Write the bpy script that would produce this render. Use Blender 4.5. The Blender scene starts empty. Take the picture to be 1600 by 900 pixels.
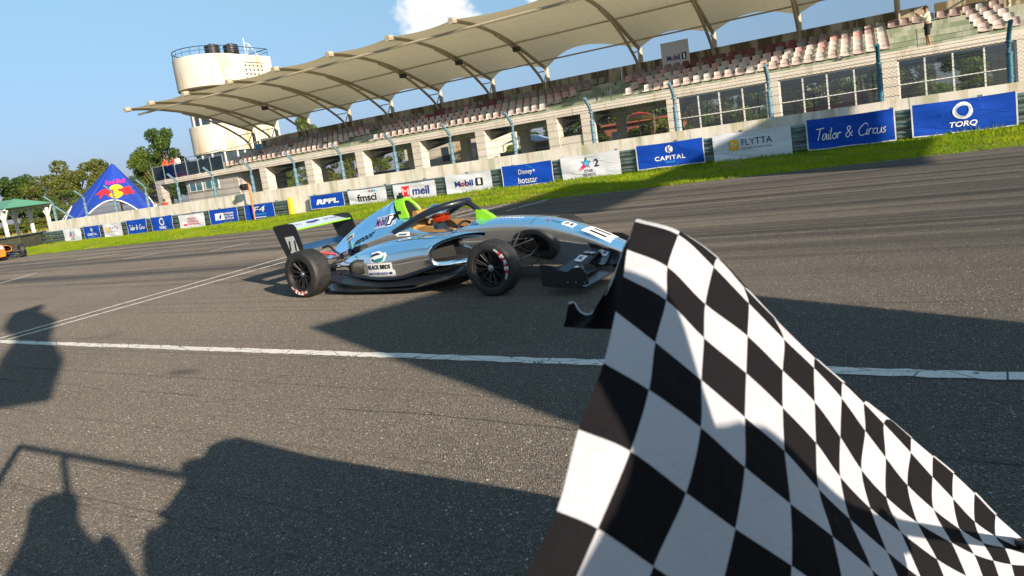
import bpy, bmesh, math, random
import numpy as np
from mathutils import Vector, Matrix
from mathutils.bvhtree import BVHTree
R = math.radians
random.seed(7)
scene = bpy.context.scene
col = scene.collection

# ------------------------------------------------------------------ camera
cam_d = bpy.data.cameras.new('camera'); cam = bpy.data.objects.new('camera', cam_d); col.objects.link(cam)
scene.camera = cam
CAM = Vector((0, 0, 1.35)); FPX, CX, CY = 1022.0, 800.0, 367.0
def _rot(yaw, pitch, roll):
    cy, sy, cp, sp = math.cos(yaw), math.sin(yaw), math.cos(pitch), math.sin(pitch)
    fw = Vector((sy*cp, cy*cp, -sp)); rt = Vector((cy, -sy, 0)); dn = fw.cross(rt)
    c, s = math.cos(roll), math.sin(roll)
    return c*rt + s*dn, -s*rt + c*dn, fw
RT, DN, FW = _rot(R(-29.40), R(6.978), R(8.276))
m = Matrix((RT, -DN, -FW)).transposed().to_4x4(); m.translation = CAM
cam.matrix_world = m
cam_d.sensor_width = 36; cam_d.lens = 36*FPX/1600; cam_d.shift_y = -(450-CY)/1600
cam_d.clip_start = 0.02; cam_d.clip_end = 4000
cam_d.dof.use_dof = True; cam_d.dof.focus_distance = 7.0; cam_d.dof.aperture_fstop = 9.0
def at(px, py, t):                       # the point t metres ahead of the camera along a sight line
    return CAM + t*(RT*((px-CX)/FPX) + DN*((py-CY)/FPX) + FW)

# ------------------------------------------------------------------ sky, sun
SUN_AZ, SUN_EL = 115.0, 20.3
world = bpy.data.worlds.new('World'); scene.world = world; world.use_nodes = True
nt = world.node_tree; nt.nodes.clear()
def wn(t, **k):
    n = nt.nodes.new(t)
    for a, b in k.items(): setattr(n, a, b)
    return n
sky = wn('ShaderNodeTexSky', sky_type='NISHITA', sun_disc=False)
sky.sun_elevation = R(SUN_EL); sky.sun_rotation = R(SUN_AZ); sky.air_density = 1.0; sky.dust_density = 0.6; sky.ozone_density = 2.0
bg = wn('ShaderNodeBackground'); bg.inputs[1].default_value = 0.085
out = wn('ShaderNodeOutputWorld')
# cumulus low over the stand: noise on the sky direction, kept to one patch of sky
geo = wn('ShaderNodeTexCoord')
noi = wn('ShaderNodeTexNoise'); noi.inputs['Scale'].default_value = 16; noi.inputs['Detail'].default_value = 7; noi.inputs['Roughness'].default_value = 0.56
nt.links.new(geo.outputs['Generated'], noi.inputs['Vector'])
def patch(px, py, r0, gain):
    d = (at(px, py, 1)-CAM).normalized()
    vm = wn('ShaderNodeVectorMath', operation='DISTANCE'); vm.inputs[1].default_value = d
    nt.links.new(geo.outputs['Generated'], vm.inputs[0])
    mr = wn('ShaderNodeMapRange'); mr.inputs['From Min'].default_value = 0; mr.inputs['From Max'].default_value = r0
    mr.inputs['To Min'].default_value = gain; mr.inputs['To Max'].default_value = -0.35
    nt.links.new(vm.outputs['Value'], mr.inputs['Value']); return mr.outputs[0]
parts_ = [patch(720, 28, 0.12, .34), patch(650, 50, 0.11, .28), patch(835, -12, 0.05, .24), patch(610, 70, .07, .16)]
cur = parts_[0]
for p in parts_[1:]:
    mx = wn('ShaderNodeMath', operation='MAXIMUM'); nt.links.new(cur, mx.inputs[0]); nt.links.new(p, mx.inputs[1]); cur = mx.outputs[0]
ad = wn('ShaderNodeMath', operation='ADD'); nt.links.new(cur, ad.inputs[0]); nt.links.new(noi.outputs['Fac'], ad.inputs[1])
cr = wn('ShaderNodeMapRange', interpolation_type='SMOOTHSTEP'); cr.inputs['From Min'].default_value = .50; cr.inputs['From Max'].default_value = .68
nt.links.new(ad.outputs[0], cr.inputs['Value'])
mixc = wn('ShaderNodeMix', data_type='RGBA'); nt.links.new(cr.outputs[0], mixc.inputs['Factor'])
tint = wn('ShaderNodeMix', data_type='RGBA', blend_type='MULTIPLY'); tint.inputs['Factor'].default_value = 1.0
tint.inputs[7].default_value = (0.95, 1.0, 1.12, 1)
nt.links.new(sky.outputs[0], tint.inputs[6]); 
sepz = wn('ShaderNodeSeparateXYZ'); nt.links.new(geo.outputs['Generated'], sepz.inputs[0])
elr = wn('ShaderNodeMapRange'); elr.inputs['From Min'].default_value = 0.04; elr.inputs['From Max'].default_value = .34; nt.links.new(sepz.outputs[2], elr.inputs['Value'])
hz_ = wn('ShaderNodeMix', data_type='RGBA'); hz_.inputs[6].default_value = (.43, .43, .60, 1); hz_.inputs[7].default_value = (1.20, 1.24, .95, 1); nt.links.new(elr.outputs[0], hz_.inputs['Factor'])
sk2 = wn('ShaderNodeMix', data_type='RGBA', blend_type='MULTIPLY'); sk2.inputs['Factor'].default_value = 1.0
nt.links.new(tint.outputs[2], sk2.inputs[6]); nt.links.new(hz_.outputs[2], sk2.inputs[7]); nt.links.new(sk2.outputs[2], mixc.inputs[6])
mixc.inputs[7].default_value = (6.6, 6.7, 7.1, 1)
nt.links.new(mixc.outputs[2], bg.inputs[0]); nt.links.new(bg.outputs[0], out.inputs[0])

sd = bpy.data.lights.new('sun', 'SUN'); sun = bpy.data.objects.new('sun', sd); col.objects.link(sun)
sd.energy = 5.0; sd.angle = R(0.53); sd.color = (1.0, 0.84, 0.66)
sdir = Vector((math.sin(R(SUN_AZ))*math.cos(R(SUN_EL)), math.cos(R(SUN_AZ))*math.cos(R(SUN_EL)), math.sin(R(SUN_EL))))
sun.rotation_euler = sdir.to_track_quat('Z', 'Y').to_euler(); sun.location = sdir*60
scene.view_settings.view_transform = 'Standard'; scene.view_settings.look = 'None'
scene.view_settings.exposure = 0.85; scene.view_settings.gamma = 1.0
scene.cycles.use_denoising = True
scene.cycles.max_bounces = 8; scene.cycles.transparent_max_bounces = 24
scene.cycles.sample_clamp_indirect = 6

# ------------------------------------------------------------------ materials
MATS = {}
def srgb(h):
    v = [int(h[i:i+2], 16)/255 for i in (0, 2, 4)]
    return tuple(((c+.055)/1.055)**2.4 if c > .04045 else c/12.92 for c in v)
def mat(name, c=(.5, .5, .5), rough=.6, metal=0, var=0.0, vscale=4, bump=0, bscale=40, bdist=.01, coords='Object', coat=0, stretch=None, c2=None, emit=None):
    if name in MATS: return MATS[name]
    M = bpy.data.materials.new(name); M.use_nodes = True; t = M.node_tree
    b = t.nodes['Principled BSDF']; b.inputs['Roughness'].default_value = rough; b.inputs['Metallic'].default_value = metal
    b.inputs['Base Color'].default_value = (*c, 1)
    if coat: b.inputs['Coat Weight'].default_value = coat; b.inputs['Coat Roughness'].default_value = .05
    if var or bump:
        tc = t.nodes.new('ShaderNodeTexCoord'); src = tc.outputs[coords]
        if stretch:
            mp = t.nodes.new('ShaderNodeMapping'); mp.inputs['Scale'].default_value = stretch; t.links.new(src, mp.inputs[0]); src = mp.outputs[0]
    if var:
        n = t.nodes.new('ShaderNodeTexNoise'); n.inputs['Scale'].default_value = vscale; n.inputs['Detail'].default_value = 6; n.inputs['Roughness'].default_value = .65
        t.links.new(src, n.inputs['Vector'])
        mr = t.nodes.new('ShaderNodeMapRange'); mr.inputs['From Min'].default_value = .3; mr.inputs['From Max'].default_value = .7
        t.links.new(n.outputs['Fac'], mr.inputs['Value'])
        mx = t.nodes.new('ShaderNodeMix'); mx.data_type = 'RGBA'; t.links.new(mr.outputs[0], mx.inputs['Factor'])
        d = c2 if c2 else tuple(x*(1-var) for x in c)
        mx.inputs[6].default_value = (*d, 1); mx.inputs[7].default_value = (*c, 1)
        t.links.new(mx.outputs[2], b.inputs['Base Color'])
    if bump:
        n2 = t.nodes.new('ShaderNodeTexNoise'); n2.inputs['Scale'].default_value = bscale; n2.inputs['Detail'].default_value = 4
        t.links.new(src, n2.inputs['Vector'])
        bp = t.nodes.new('ShaderNodeBump'); bp.inputs['Strength'].default_value = bump; bp.inputs['Distance'].default_value = bdist
        t.links.new(n2.outputs['Fac'], bp.inputs['Height']); t.links.new(bp.outputs[0], b.inputs['Normal'])
    if emit: b.inputs['Emission Color'].default_value = (*c, 1); b.inputs['Emission Strength'].default_value = emit
    MATS[name] = M; return M
class NT:                                  # small node builder
    def __init__(s, name):
        s.M = bpy.data.materials.new(name); s.M.use_nodes = True; s.t = s.M.node_tree; s.b = s.t.nodes['Principled BSDF']; MATS[name] = s.M
        s.tc = s.t.nodes.new('ShaderNodeTexCoord')
    def n(s, ty, ins=None, **k):
        n = s.t.nodes.new(ty)
        for a, b in k.items(): setattr(n, a, b)
        for a, v in (ins or {}).items():
            if isinstance(v, bpy.types.NodeSocket): s.t.links.new(v, n.inputs[a])
            else: n.inputs[a].default_value = v
        return n
    def noise(s, scale, vec=None, stretch=None, detail=5, rough=.6, dist=0):
        v = vec or s.tc.outputs['Object']
        if stretch: v = s.n('ShaderNodeMapping', {0: v, 'Scale': stretch}).outputs[0]
        return s.n('ShaderNodeTexNoise', {'Vector': v, 'Scale': scale, 'Detail': detail, 'Roughness': rough, 'Distortion': dist}).outputs['Fac']
    def rng(s, v, a, b, c=0, d=1):
        return s.n('ShaderNodeMapRange', {'Value': v, 'From Min': a, 'From Max': b, 'To Min': c, 'To Max': d}).outputs[0]
    def mix(s, f, a, b, mode='MIX'):
        n = s.n('ShaderNodeMix', data_type='RGBA', blend_type=mode)
        for i, v in ((0, f), (6, a), (7, b)):
            if isinstance(v, bpy.types.NodeSocket): s.t.links.new(v, n.inputs[i])
            elif isinstance(v, (int, float)): n.inputs[i].default_value = v
            else: n.inputs[i].default_value = (*v, 1)
        return n.outputs[2]
    def math(s, op, a, b=0):
        return s.n('ShaderNodeMath', {0: a, 1: b}, operation=op).outputs[0]
    def set(s, k, v):
        if isinstance(v, bpy.types.NodeSocket): s.t.links.new(v, s.b.inputs[k])
        else: s.b.inputs[k].default_value = v
    def bump(s, h, strength=.5, dist=.01):
        s.t.links.new(s.n('ShaderNodeBump', {'Height': h, 'Strength': strength, 'Distance': dist}).outputs[0], s.b.inputs['Normal'])

def m_asphalt():
    s = NT('asphalt'); P = s.tc.outputs['Object']
    base = s.mix(s.rng(s.noise(.35, detail=6), .35, .65), (.225, .203, .176), (.275, .248, .217))
    agg = s.n('ShaderNodeTexVoronoi', {'Vector': P, 'Scale': 150.0})
    sp = s.n('ShaderNodeSeparateColor', {0: agg.outputs['Color']})
    base = s.mix(s.rng(sp.outputs[0], .0, 1, .0, .8), base, (.075, .066, .056))
    lite = s.math('MULTIPLY', s.rng(sp.outputs[1], .86, .92), s.rng(agg.outputs['Distance'], .3, .5, 1, 0))
    base = s.mix(lite, base, (.75, .68, .55))
    ag2 = s.n('ShaderNodeTexVoronoi', {'Vector': P, 'Scale': 48.0}); sp2 = s.n('ShaderNodeSeparateColor', {0: ag2.outputs['Color']})
    base = s.mix(s.math('MULTIPLY', s.rng(sp2.outputs[0], .93, .95), s.rng(ag2.outputs['Distance'], .16, .30, 1, 0)), base, (.8, .78, .72))
    # tyre rubber laid down along the racing line, far half of the track
    sepp = s.n('ShaderNodeSeparateXYZ', {0: P})
    st = s.noise(1.0, stretch=(.018, 2.6, 1), detail=7, rough=.72)
    st2 = s.noise(1.0, stretch=(.03, .9, 1), detail=4)
    zone = s.math('MULTIPLY', s.rng(sepp.outputs[1], 5.2, 8.5), s.rng(sepp.outputs[1], 17, 14.6, .55, 1))
    rub = s.math('MULTIPLY', s.math('MULTIPLY', s.rng(st, .43, .56), s.rng(st2, .34, .52)), zone)
    base = s.mix(s.math('MULTIPLY', rub, .95), base, (.045, .043, .042))
    thin = s.math('MULTIPLY', s.rng(s.noise(1.0, stretch=(.05, 14, 1), detail=3), .58, .68), .32)
    base = s.mix(thin, base, (.05, .047, .044))
    patchy = s.rng(s.noise(1.1, detail=3), .66, .76)
    base = s.mix(s.math('MULTIPLY', patchy, .4), base, (.08, .073, .065))
    # lane joints, a repaired strip and an oil stain
    wob = s.math('MULTIPLY', s.math('SUBTRACT', s.noise(.8, detail=4), .5), .16)
    for yj, wd, am in ((2.72, .010, .6), (4.95, .012, .55), (7.6, .02, .5), (1.55, .007, .45)):
        dj = s.math('ABSOLUTE', s.math('ADD', s.math('SUBTRACT', sepp.outputs[1], yj), wob))
        base = s.mix(s.math('MULTIPLY', s.rng(dj, wd, wd*.4, 0, am), s.rng(s.noise(1.0, stretch=(.6, 1, 1), detail=3), .42, .52)), base, (.03, .028, .027))
    vd = s.n('ShaderNodeVectorMath', {0: s.n('ShaderNodeMapping', {0: P, 'Scale': (.6, 1.2, 0)}).outputs[0], 1: (-4.95*.6, 3.12*1.2, 0)}, operation='DISTANCE').outputs['Value']
    base = s.mix(s.math('MULTIPLY', s.rng(s.math('ADD', vd, s.math('MULTIPLY', s.noise(5), .12)), .20, .08), .6), base, (.05, .05, .05))
    s.set('Base Color', base); s.set('Roughness', s.rng(rub, 0, 1, .78, .55)); s.set('Specular IOR Level', .12)
    h = s.math('ADD', s.math('MULTIPLY', agg.outputs['Distance'], -1.0), s.math('MULTIPLY', s.noise(60), .5))
    s.bump(h, 1.0, .014)
    if 'Diffuse Roughness' in s.b.inputs: s.b.inputs['Diffuse Roughness'].default_value = 1.0
    return s.M
def m_paint(name, c=(.84, .80, .72)):
    s = NT(name)
    w = s.n('ShaderNodeTexVoronoi', {'Vector': s.n('ShaderNodeMapping', {0: s.tc.outputs['Object'], 'Scale': (1.6, 3.0, 1)}).outputs[0], 'Scale': 2.1}, feature='DISTANCE_TO_EDGE').outputs['Distance']
    cr = s.rng(w, .006, .016, 1, 0)
    wear = s.math('MAXIMUM', s.rng(s.noise(70, detail=3), .60, .7), s.rng(s.noise(9, detail=5), .60, .68))
    f = s.math('MAXIMUM', cr, s.math('MULTIPLY', wear, .8))
    s.set('Base Color', s.mix(f, s.mix(s.rng(s.noise(3), .3, .7), c, tuple(x*.88 for x in c)), (.07, .065, .058))); s.set('Roughness', .8); s.set('Specular IOR Level', .1)
    s.bump(s.noise(90), .4, .004)
    return s.M
def m_wall():
    s = NT('stained_concrete'); P = s.tc.outputs['Object']
    base = s.mix(s.rng(s.noise(1.2), .35, .65), (.60, .57, .50), (.72, .69, .62))
    drip = s.noise(1.0, stretch=(2.6, 2.6, .12), detail=5, rough=.7)
    sep = s.n('ShaderNodeSeparateXYZ', {0: P}).outputs[2]
    f = s.math('MULTIPLY', s.rng(drip, .50, .64), s.rng(sep, .0, 1.3, .15, .7))
    base = s.mix(f, base, (.34, .27, .10))
    f2 = s.math('MULTIPLY', s.rng(s.noise(1.0, stretch=(1.1, 1, .2), detail=4), .55, .66), .7)
    base = s.mix(f2, base, (.30, .33, .20))
    base = s.mix(s.math('MULTIPLY', s.rng(s.noise(9, detail=6), .58, .75), .35), base, (.3, .27, .22))
    s.set('Base Color', base); s.set('Roughness', .85); s.bump(s.noise(30), .25, .01); return s.M
def m_stand(name, a, b, stain=(.30, .24, .13), amt=.5, lo=.55):
    s = NT(name)
    base = s.mix(s.rng(s.noise(.9), .35, .65), a, b)
    drip = s.noise(1.0, stretch=(1.3, 1.3, .15), detail=6, rough=.7)
    base = s.mix(s.math('MULTIPLY', s.rng(drip, lo-.03, lo+.07), amt), base, stain)
    base = s.mix(s.math('MULTIPLY', s.rng(s.noise(6, detail=6), .56, .75), .3), base, tuple(x*.5 for x in b))
    s.set('Base Color', base); s.set('Roughness', .85); s.bump(s.noise(22), .2, .01); return s.M
def m_leaf(name, a, b):
    s = NT(name)
    g = s.n('ShaderNodeNewGeometry')
    f = s.rng(s.noise(1.6, detail=3), .3, .7); f2 = g.outputs['Random Per Island'] if 'Random Per Island' in g.outputs else f
    s.set('Base Color', s.mix(f2, s.mix(f, a, b), tuple(x*.6 for x in a))); s.set('Roughness', .6)
    s.set('Specular IOR Level', .3)
    tr = s.n('ShaderNodeBsdfTranslucent', {'Color': (b[0]*1.5, b[1]*1.5, b[2], 1)})
    mx = s.n('ShaderNodeMixShader', {0: .3, 1: s.b.outputs[0], 2: tr.outputs[0]})
    s.t.links.new(mx.outputs[0], s.t.nodes['Material Output'].inputs[0]); return s.M
def m_glass(name, c=(.75, .85, .85), t=.62, rough=.03):
    s = NT(name)
    tb = s.n('ShaderNodeBsdfTransparent', {'Color': (*c, 1)}); gl = s.n('ShaderNodeBsdfGlossy', {'Color': (.9, .95, 1, 1), 'Roughness': rough})
    fr = s.n('ShaderNodeFresnel', {'IOR': 1.5})
    f = s.rng(fr.outputs[0], 0, 1, 1-t, 1)
    mx = s.n('ShaderNodeMixShader', {0: f, 1: tb.outputs[0], 2: gl.outputs[0]})
    s.t.links.new(mx.outputs[0], s.t.nodes['Material Output'].inputs[0]); return s.M
def m_mesh():                              # woven wire: real 60 mm diamonds cut out of the sheet
    s = NT('woven_wire'); sep = s.n('ShaderNodeSeparateXYZ', {0: s.tc.outputs['Object']})
    def line(sign):
        v = s.math('ADD', sep.outputs[0], s.math('MULTIPLY', sep.outputs[2], sign))
        fr = s.math('FRACT', s.math('MULTIPLY', v, 8.0)); return s.math('LESS_THAN', fr, .065)
    a = s.math('MAXIMUM', line(1.25), line(-1.25))
    s.set('Base Color', (.07, .08, .08, 1)); s.set('Metallic', .2); s.set('Roughness', .5); s.set('Alpha', a); return s.M
def m_chrome(name, c, rough=.045):
    s = NT(name); s.set('Base Color', (*c, 1)); s.set('Metallic', 1.0)
    s.set('Roughness', s.rng(s.noise(5), .3, .7, rough, rough+.05)); s.bump(s.noise(3.2, detail=2), .10, .02); return s.M
def m_cloth(name, c, amt=.55):
    s = NT(name); s.set('Base Color', (*c, 1)); s.set('Roughness', .65); s.set('Specular IOR Level', .15)
    n1 = s.noise(1.0, stretch=(1.0, 1, 2.4), detail=1.5, dist=.6, rough=.4)
    ww = s.rng(s.math('ABSOLUTE', s.math('SUBTRACT', s.noise(1.0, stretch=(.9, 1, 3.4), detail=1), .5)), 0, .04, 1, 0)
    s.bump(s.math('ADD', n1, s.math('MULTIPLY', ww, .10)), amt, .10); return s.M
m_asphalt(); m_paint('line_paint'); m_wall()
m_stand('stand_cream', (.60, .55, .47), (.70, .64, .56), amt=.45, lo=.58)
m_stand('stand_step', (.34, .35, .28), (.44, .45, .38), stain=(.16, .22, .12), amt=.75, lo=.48)
m_stand('stand_back', (.40, .35, .25), (.47, .41, .30), stain=(.09, .065, .025), amt=.9, lo=.47)
m_stand('tower_white', (.54, .51, .43), (.62, .59, .51), stain=(.50, .26, .05), amt=.7, lo=.56)
m_stand('siding_grey', (.38, .36, .34), (.46, .44, .41), stain=(.25, .22, .19), amt=.3)
m_stand('soffit_grey', (.34, .31, .27), (.40, .37, .32), stain=(.2, .18, .14), amt=.3)
m_leaf('leaf_deep', (.050, .098, .020), (.11, .17, .028)); m_leaf('leaf_mid', (.085, .14, .022), (.19, .24, .035)); m_leaf('leaf_olive', (.12, .14, .03), (.20, .22, .045))
m_glass('stand_glass', (.72, .82, .76), .84); m_glass('rail_glass', (.50, .66, .62), .96, .15); m_mesh()
m_chrome('chrome_blue', (.93, .95, .97)); m_chrome('chrome_painted_sky', (.24, .62, 1.0), .06); MATS['chrome_painted_sky'].node_tree.nodes['Principled BSDF'].inputs['Metallic'].default_value = .68; MATS['chrome_painted_sky'].node_tree.nodes['Principled BSDF'].inputs['Coat Weight'].default_value = .8; m_chrome('chrome_orange', (.9, .35, .05), .2)  # second chrome carries the reflected sky's blue in its base colour

# ------------------------------------------------------------------ mesh building
def tag(o, label=None, cat=None, group=None, kind=None):
    for k, v in (('label', label), ('category', cat), ('group', group), ('kind', kind)):
        if v: o[k] = v
    return o
def empty(name, loc=(0, 0, 0), rz=0, parent=None):
    o = bpy.data.objects.new(name, None); col.objects.link(o); o.location = loc; o.rotation_euler = (0, 0, rz); o.empty_display_size = .2
    if parent: o.parent = parent
    return o
def link(name, me, parent=None, loc=None):
    o = bpy.data.objects.new(name, me); col.objects.link(o)
    if parent: o.parent = parent
    if loc: o.location = loc
    return o
class MB:
    def __init__(s): s.v = []; s.f = []; s.mi = []; s.uv = None; s.k = 0
    def add(s, vs, fs):
        b = len(s.v); s.v += [tuple(v) for v in vs]; s.f += [tuple(i+b for i in f) for f in fs]; s.mi += [s.k]*len(fs); return s
    def box(s, x0, x1, y0, y1, z0, z1):
        return s.add([(x, y, z) for x in (x0, x1) for y in (y0, y1) for z in (z0, z1)],
                     [(0, 1, 3, 2), (4, 6, 7, 5), (0, 4, 5, 1), (2, 3, 7, 6), (0, 2, 6, 4), (1, 5, 7, 3)])
    def prism(s, poly, axis, a, b):          # polygon in the two other axes, extruded along axis from a to b
        n = len(poly)
        def P(p, t):
            return {'x': (t, p[0], p[1]), 'y': (p[0], t, p[1]), 'z': (p[0], p[1], t)}[axis]
        vs = [P(p, a) for p in poly]+[P(p, b) for p in poly]
        return s.add(vs, [tuple(range(n))[::-1], tuple(range(n, 2*n))]+[(i, (i+1) % n, n+(i+1) % n, n+i) for i in range(n)])
    def tube(s, pts, r, n=8, cap=True, flat=1.0, up=(0, 0, 1)):
        pts = [Vector(p) for p in pts]; rs = r if isinstance(r, (list, tuple)) else [r]*len(pts); rings = []
        for i, p in enumerate(pts):
            d = (pts[min(i+1, len(pts)-1)]-pts[max(i-1, 0)]).normalized()
            a = d.cross(Vector(up))
            if a.length < .05: a = d.cross(Vector((1, 0, 0)))
            a.normalize(); b = d.cross(a)
            rings.append([p+rs[i]*(math.cos(t)*a+math.sin(t)*b*flat) for t in [2*math.pi*k/n for k in range(n)]])
        return s.loft(rings, cap)
    def loft(s, rings, cap=True, close=True):
        n = len(rings[0]); vs = [v for r in rings for v in r]; fs = []
        for i in range(len(rings)-1):
            for k in range(n if close else n-1):
                fs.append((i*n+k, i*n+(k+1) % n, (i+1)*n+(k+1) % n, (i+1)*n+k))
        if cap: fs += [tuple(range(n))[::-1], tuple((len(rings)-1)*n+k for k in range(n))]
        return s.add(vs, fs)
    def lathe(s, prof, n=32, M=None, cap=False, a0=0, a1=2*math.pi):   # prof: (radius, height) about local z
        full = abs(a1-a0-2*math.pi) < 1e-6; rings = []
        for k in range(n if full else n+1):
            a = a0+(a1-a0)*k/n
            rings.append([Vector((r*math.cos(a), r*math.sin(a), h)) for r, h in prof])
        if full: rings.append(rings[0])
        if M: rings = [[M @ v for v in r] for r in rings]
        return s.loft(rings, cap=False, close=False)
    def build(s, name, mats, parent=None, loc=None, smooth=None, merge=True):
        me = bpy.data.meshes.new(name); me.from_pydata(s.v, [], s.f)
        for m_ in (mats if isinstance(mats, (list, tuple)) else [mats]): me.materials.append(MATS[m_] if isinstance(m_, str) else m_)
        me.polygons.foreach_set('material_index', s.mi)
        bm = bmesh.new(); bm.from_mesh(me)
        if merge: bmesh.ops.remove_doubles(bm, verts=bm.verts, dist=1e-5)
        bmesh.ops.recalc_face_normals(bm, faces=bm.faces); bm.to_mesh(me); bm.free()
        if smooth is not None:
            me.polygons.foreach_set('use_smooth', [True]*len(me.polygons)); me.set_sharp_from_angle(angle=R(smooth))
        return link(name, me, parent, loc)
def crom(a, b, c, d, t):
    return .5*((2*b)+(-a+c)*t+(2*a-5*b+4*c-d)*t*t+(-a+3*b-3*c+d)*t**3)
def spline(P, n=6):
    P = [Vector(p) for p in P]; o = []
    for i in range(len(P)-1):
        a = P[max(i-1, 0)]; d = P[min(i+2, len(P)-1)]
        for k in range(n): o.append(crom(a, P[i], P[i+1], d, k/n))
    return o+[P[-1]]
def text_geo(body, w, h, shear=0, bold=0.0, spacing=1.0):
    cu = bpy.data.curves.new('t', 'FONT'); cu.body = body; cu.size = 1; cu.shear = shear; cu.offset = bold; cu.space_character = spacing; cu.resolution_u = 4
    o = bpy.data.objects.new('t', cu); col.objects.link(o)
    me = bpy.data.meshes.new_from_object(o.evaluated_get(bpy.context.evaluated_depsgraph_get()))
    vs = [v.co.copy() for v in me.vertices]; fs = [tuple(p.vertices) for p in me.polygons]
    bpy.data.objects.remove(o); bpy.data.curves.remove(cu); bpy.data.meshes.remove(me)
    x0, x1 = min(v.x for v in vs), max(v.x for v in vs); y0, y1 = min(v.y for v in vs), max(v.y for v in vs)
    return [((v.x-x0)/(x1-x0)*w-w/2, (v.y-y0)/(y1-y0)*h-h/2) for v in vs], fs
class Deco:                                  # flat lettering and marks in a plane (x right, y up), one colour a mesh
    def __init__(s): s.d = {}
    def g(s, c): return s.d.setdefault(c, MB())
    def text(s, c, body, cx, cy, w, h, **k):
        vs, fs = text_geo(body, w, h, **k); s.g(c).add([(x+cx, y+cy, 0) for x, y in vs], fs); return s
    def poly(s, c, pts): s.g(c).add([(x, y, 0) for x, y in pts], [tuple(range(len(pts)))]); return s
    def rect(s, c, cx, cy, w, h): return s.poly(c, [(cx-w/2, cy-h/2), (cx+w/2, cy-h/2), (cx+w/2, cy+h/2), (cx-w/2, cy+h/2)])
    def stroke(s, c, pts, w, sm=4):
        P = [Vector((x, y, 0)) for x, y in pts]
        if sm > 1 and len(P) > 2: P = spline(P, sm)
        L, Q = [], []
        for i, p in enumerate(P):
            d = (P[min(i+1, len(P)-1)]-P[max(i-1, 0)]); d.normalize(); n = Vector((-d.y, d.x, 0))
            ww = w[0]+(w[1]-w[0])*math.sin(math.pi*i/(len(P)-1)) if isinstance(w, tuple) else w
            L.append(p+n*ww/2); Q.append(p-n*ww/2)
        m_ = len(P); s.g(c).add(L+Q, [(i, i+1, m_+i+1, m_+i) for i in range(m_-1)]); return s
    def place(s, parent, M, name='lettering', conform=None):
        for i, (c, mb) in enumerate(s.d.items()):
            lift = (.0035 if conform else .0015)*(i+1)
            vs = [M @ (Vector(v)+Vector((0, 0, lift))) for v in mb.v]
            if conform:
                tree, d, off = conform; nv = []; ok = []
                for v in vs:
                    hit = tree.ray_cast(v-d*2.0, d, 4.5)
                    nv.append(hit[0]-d*(off+lift) if hit[0] else v); ok.append(hit[0] is not None)
                vs = nv; mb.f = [f for f in mb.f if all(ok[q] for q in f)]; mb.mi = [0]*len(mb.f)
            mb.v = [tuple(v) for v in vs]; o = mb.build(name if len(s.d) < 9 else name, c, parent, merge=False)
def refine(D, maxlen=.03):
    for c, mb in D.d.items():
        b_ = bmesh.new(); vv = [b_.verts.new(v) for v in mb.v]
        for f_ in mb.f:
            try: b_.faces.new([vv[i] for i in f_])
            except ValueError: pass
        bmesh.ops.triangulate(b_, faces=b_.faces)
        for _ in range(6):
            es = [e for e in b_.edges if e.calc_length() > maxlen]
            if not es: break
            bmesh.ops.subdivide_edges(b_, edges=es, cuts=1); bmesh.ops.triangulate(b_, faces=[f for f in b_.faces if len(f.verts) > 3])
        b_.verts.index_update()
        mb.v = [tuple(v.co) for v in b_.verts]; mb.f = [tuple(v.index for v in f_.verts) for f_ in b_.faces]; mb.mi = [0]*len(mb.f); b_.free()
    return D
def frameM(o, ux, uy):                        # plane matrix: x along ux, y along uy
    ux = Vector(ux).normalized(); uy = Vector(uy); uy = (uy-ux*uy.dot(ux)).normalized(); uz = ux.cross(uy)
    m_ = Matrix((ux, uy, uz)).transposed().to_4x4(); m_.translation = Vector(o); return m_
for nm, hx, ro in [('ink_white', 'F2F2F0', .6), ('ink_blue', '1B2F86', .6), ('ink_red', 'D0202C', .6), ('ink_black', '141518', .6), ('ink_grey', '4a4d52', .6), ('ink_yellow', 'F2B61E', .6), ('ink_magenta', 'C41E7A', .6),
                   ('ink_cyan', '3FB4DC', .6), ('ink_lime', '8CE021', .5), ('ink_navy', '16224a', .6), ('ink_teal', '2C8A8E', .6), ('ink_pale', 'B9C8E6', .6), ('ink_green', '2E6A3C', .6)]:
    mat(nm, srgb(hx), ro)

# ================================================================== SETTING
def ray(px, py): return RT*((px-CX)/FPX)+DN*((py-CY)/FPX)+FW
def hx(px, Y):                              # world x of a plumb line seen at column px, standing at depth Y
    d = ray(px, 372-.128*px); return d.x*Y/d.y
def hz(px, py, Y):
    d = ray(px, py); return CAM.z+d.z*Y/d.y
def lerp(tab, x):
    if x <= tab[0][0]: return tab[0][1]
    for (a, u), (b, v) in zip(tab, tab[1:]):
        if x <= b: return u+(v-u)*(x-a)/(b-a)
    return tab[-1][1]
EDGE = [(-400, 14.2), (-60, 14.3), (-32.3, 14.8), (-18.7, 15.4), (-8.7, 15.9), (-.4, 16.8), (2.75, 17.1), (80, 19.8)]
GZ = [(-60, -.02), (-43, .0), (-30, -.02), (-23, .05), (-20, .16), (-10, .17), (3, .2), (40, .25)]
gz = lambda x: lerp(GZ, x)
eg = lambda x: lerp(EDGE, x)
MB().box(-1500, 900, -900, 1900, -.6, -.35).build('ground', mat('dry_earth', (.16, .13, .07), .95, var=.5, vscale=.05, c2=(.10, .12, .04), bump=.3, bscale=3, bdist=.1)).__setitem__('kind', 'structure')
mb = MB(); xs = [-400, -200, -100, -60, -45, -32.3, -25, -18.7, -13, -8.7, -4, -.4, 2.75, 20, 80]
n = len(xs); mb.add([(x, -14, 0) for x in xs]+[(x, eg(x), 0) for x in xs], [(i, i+1, n+i+1, n+i) for i in range(n-1)])
mb.build('track', 'asphalt').__setitem__('kind', 'structure')
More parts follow.
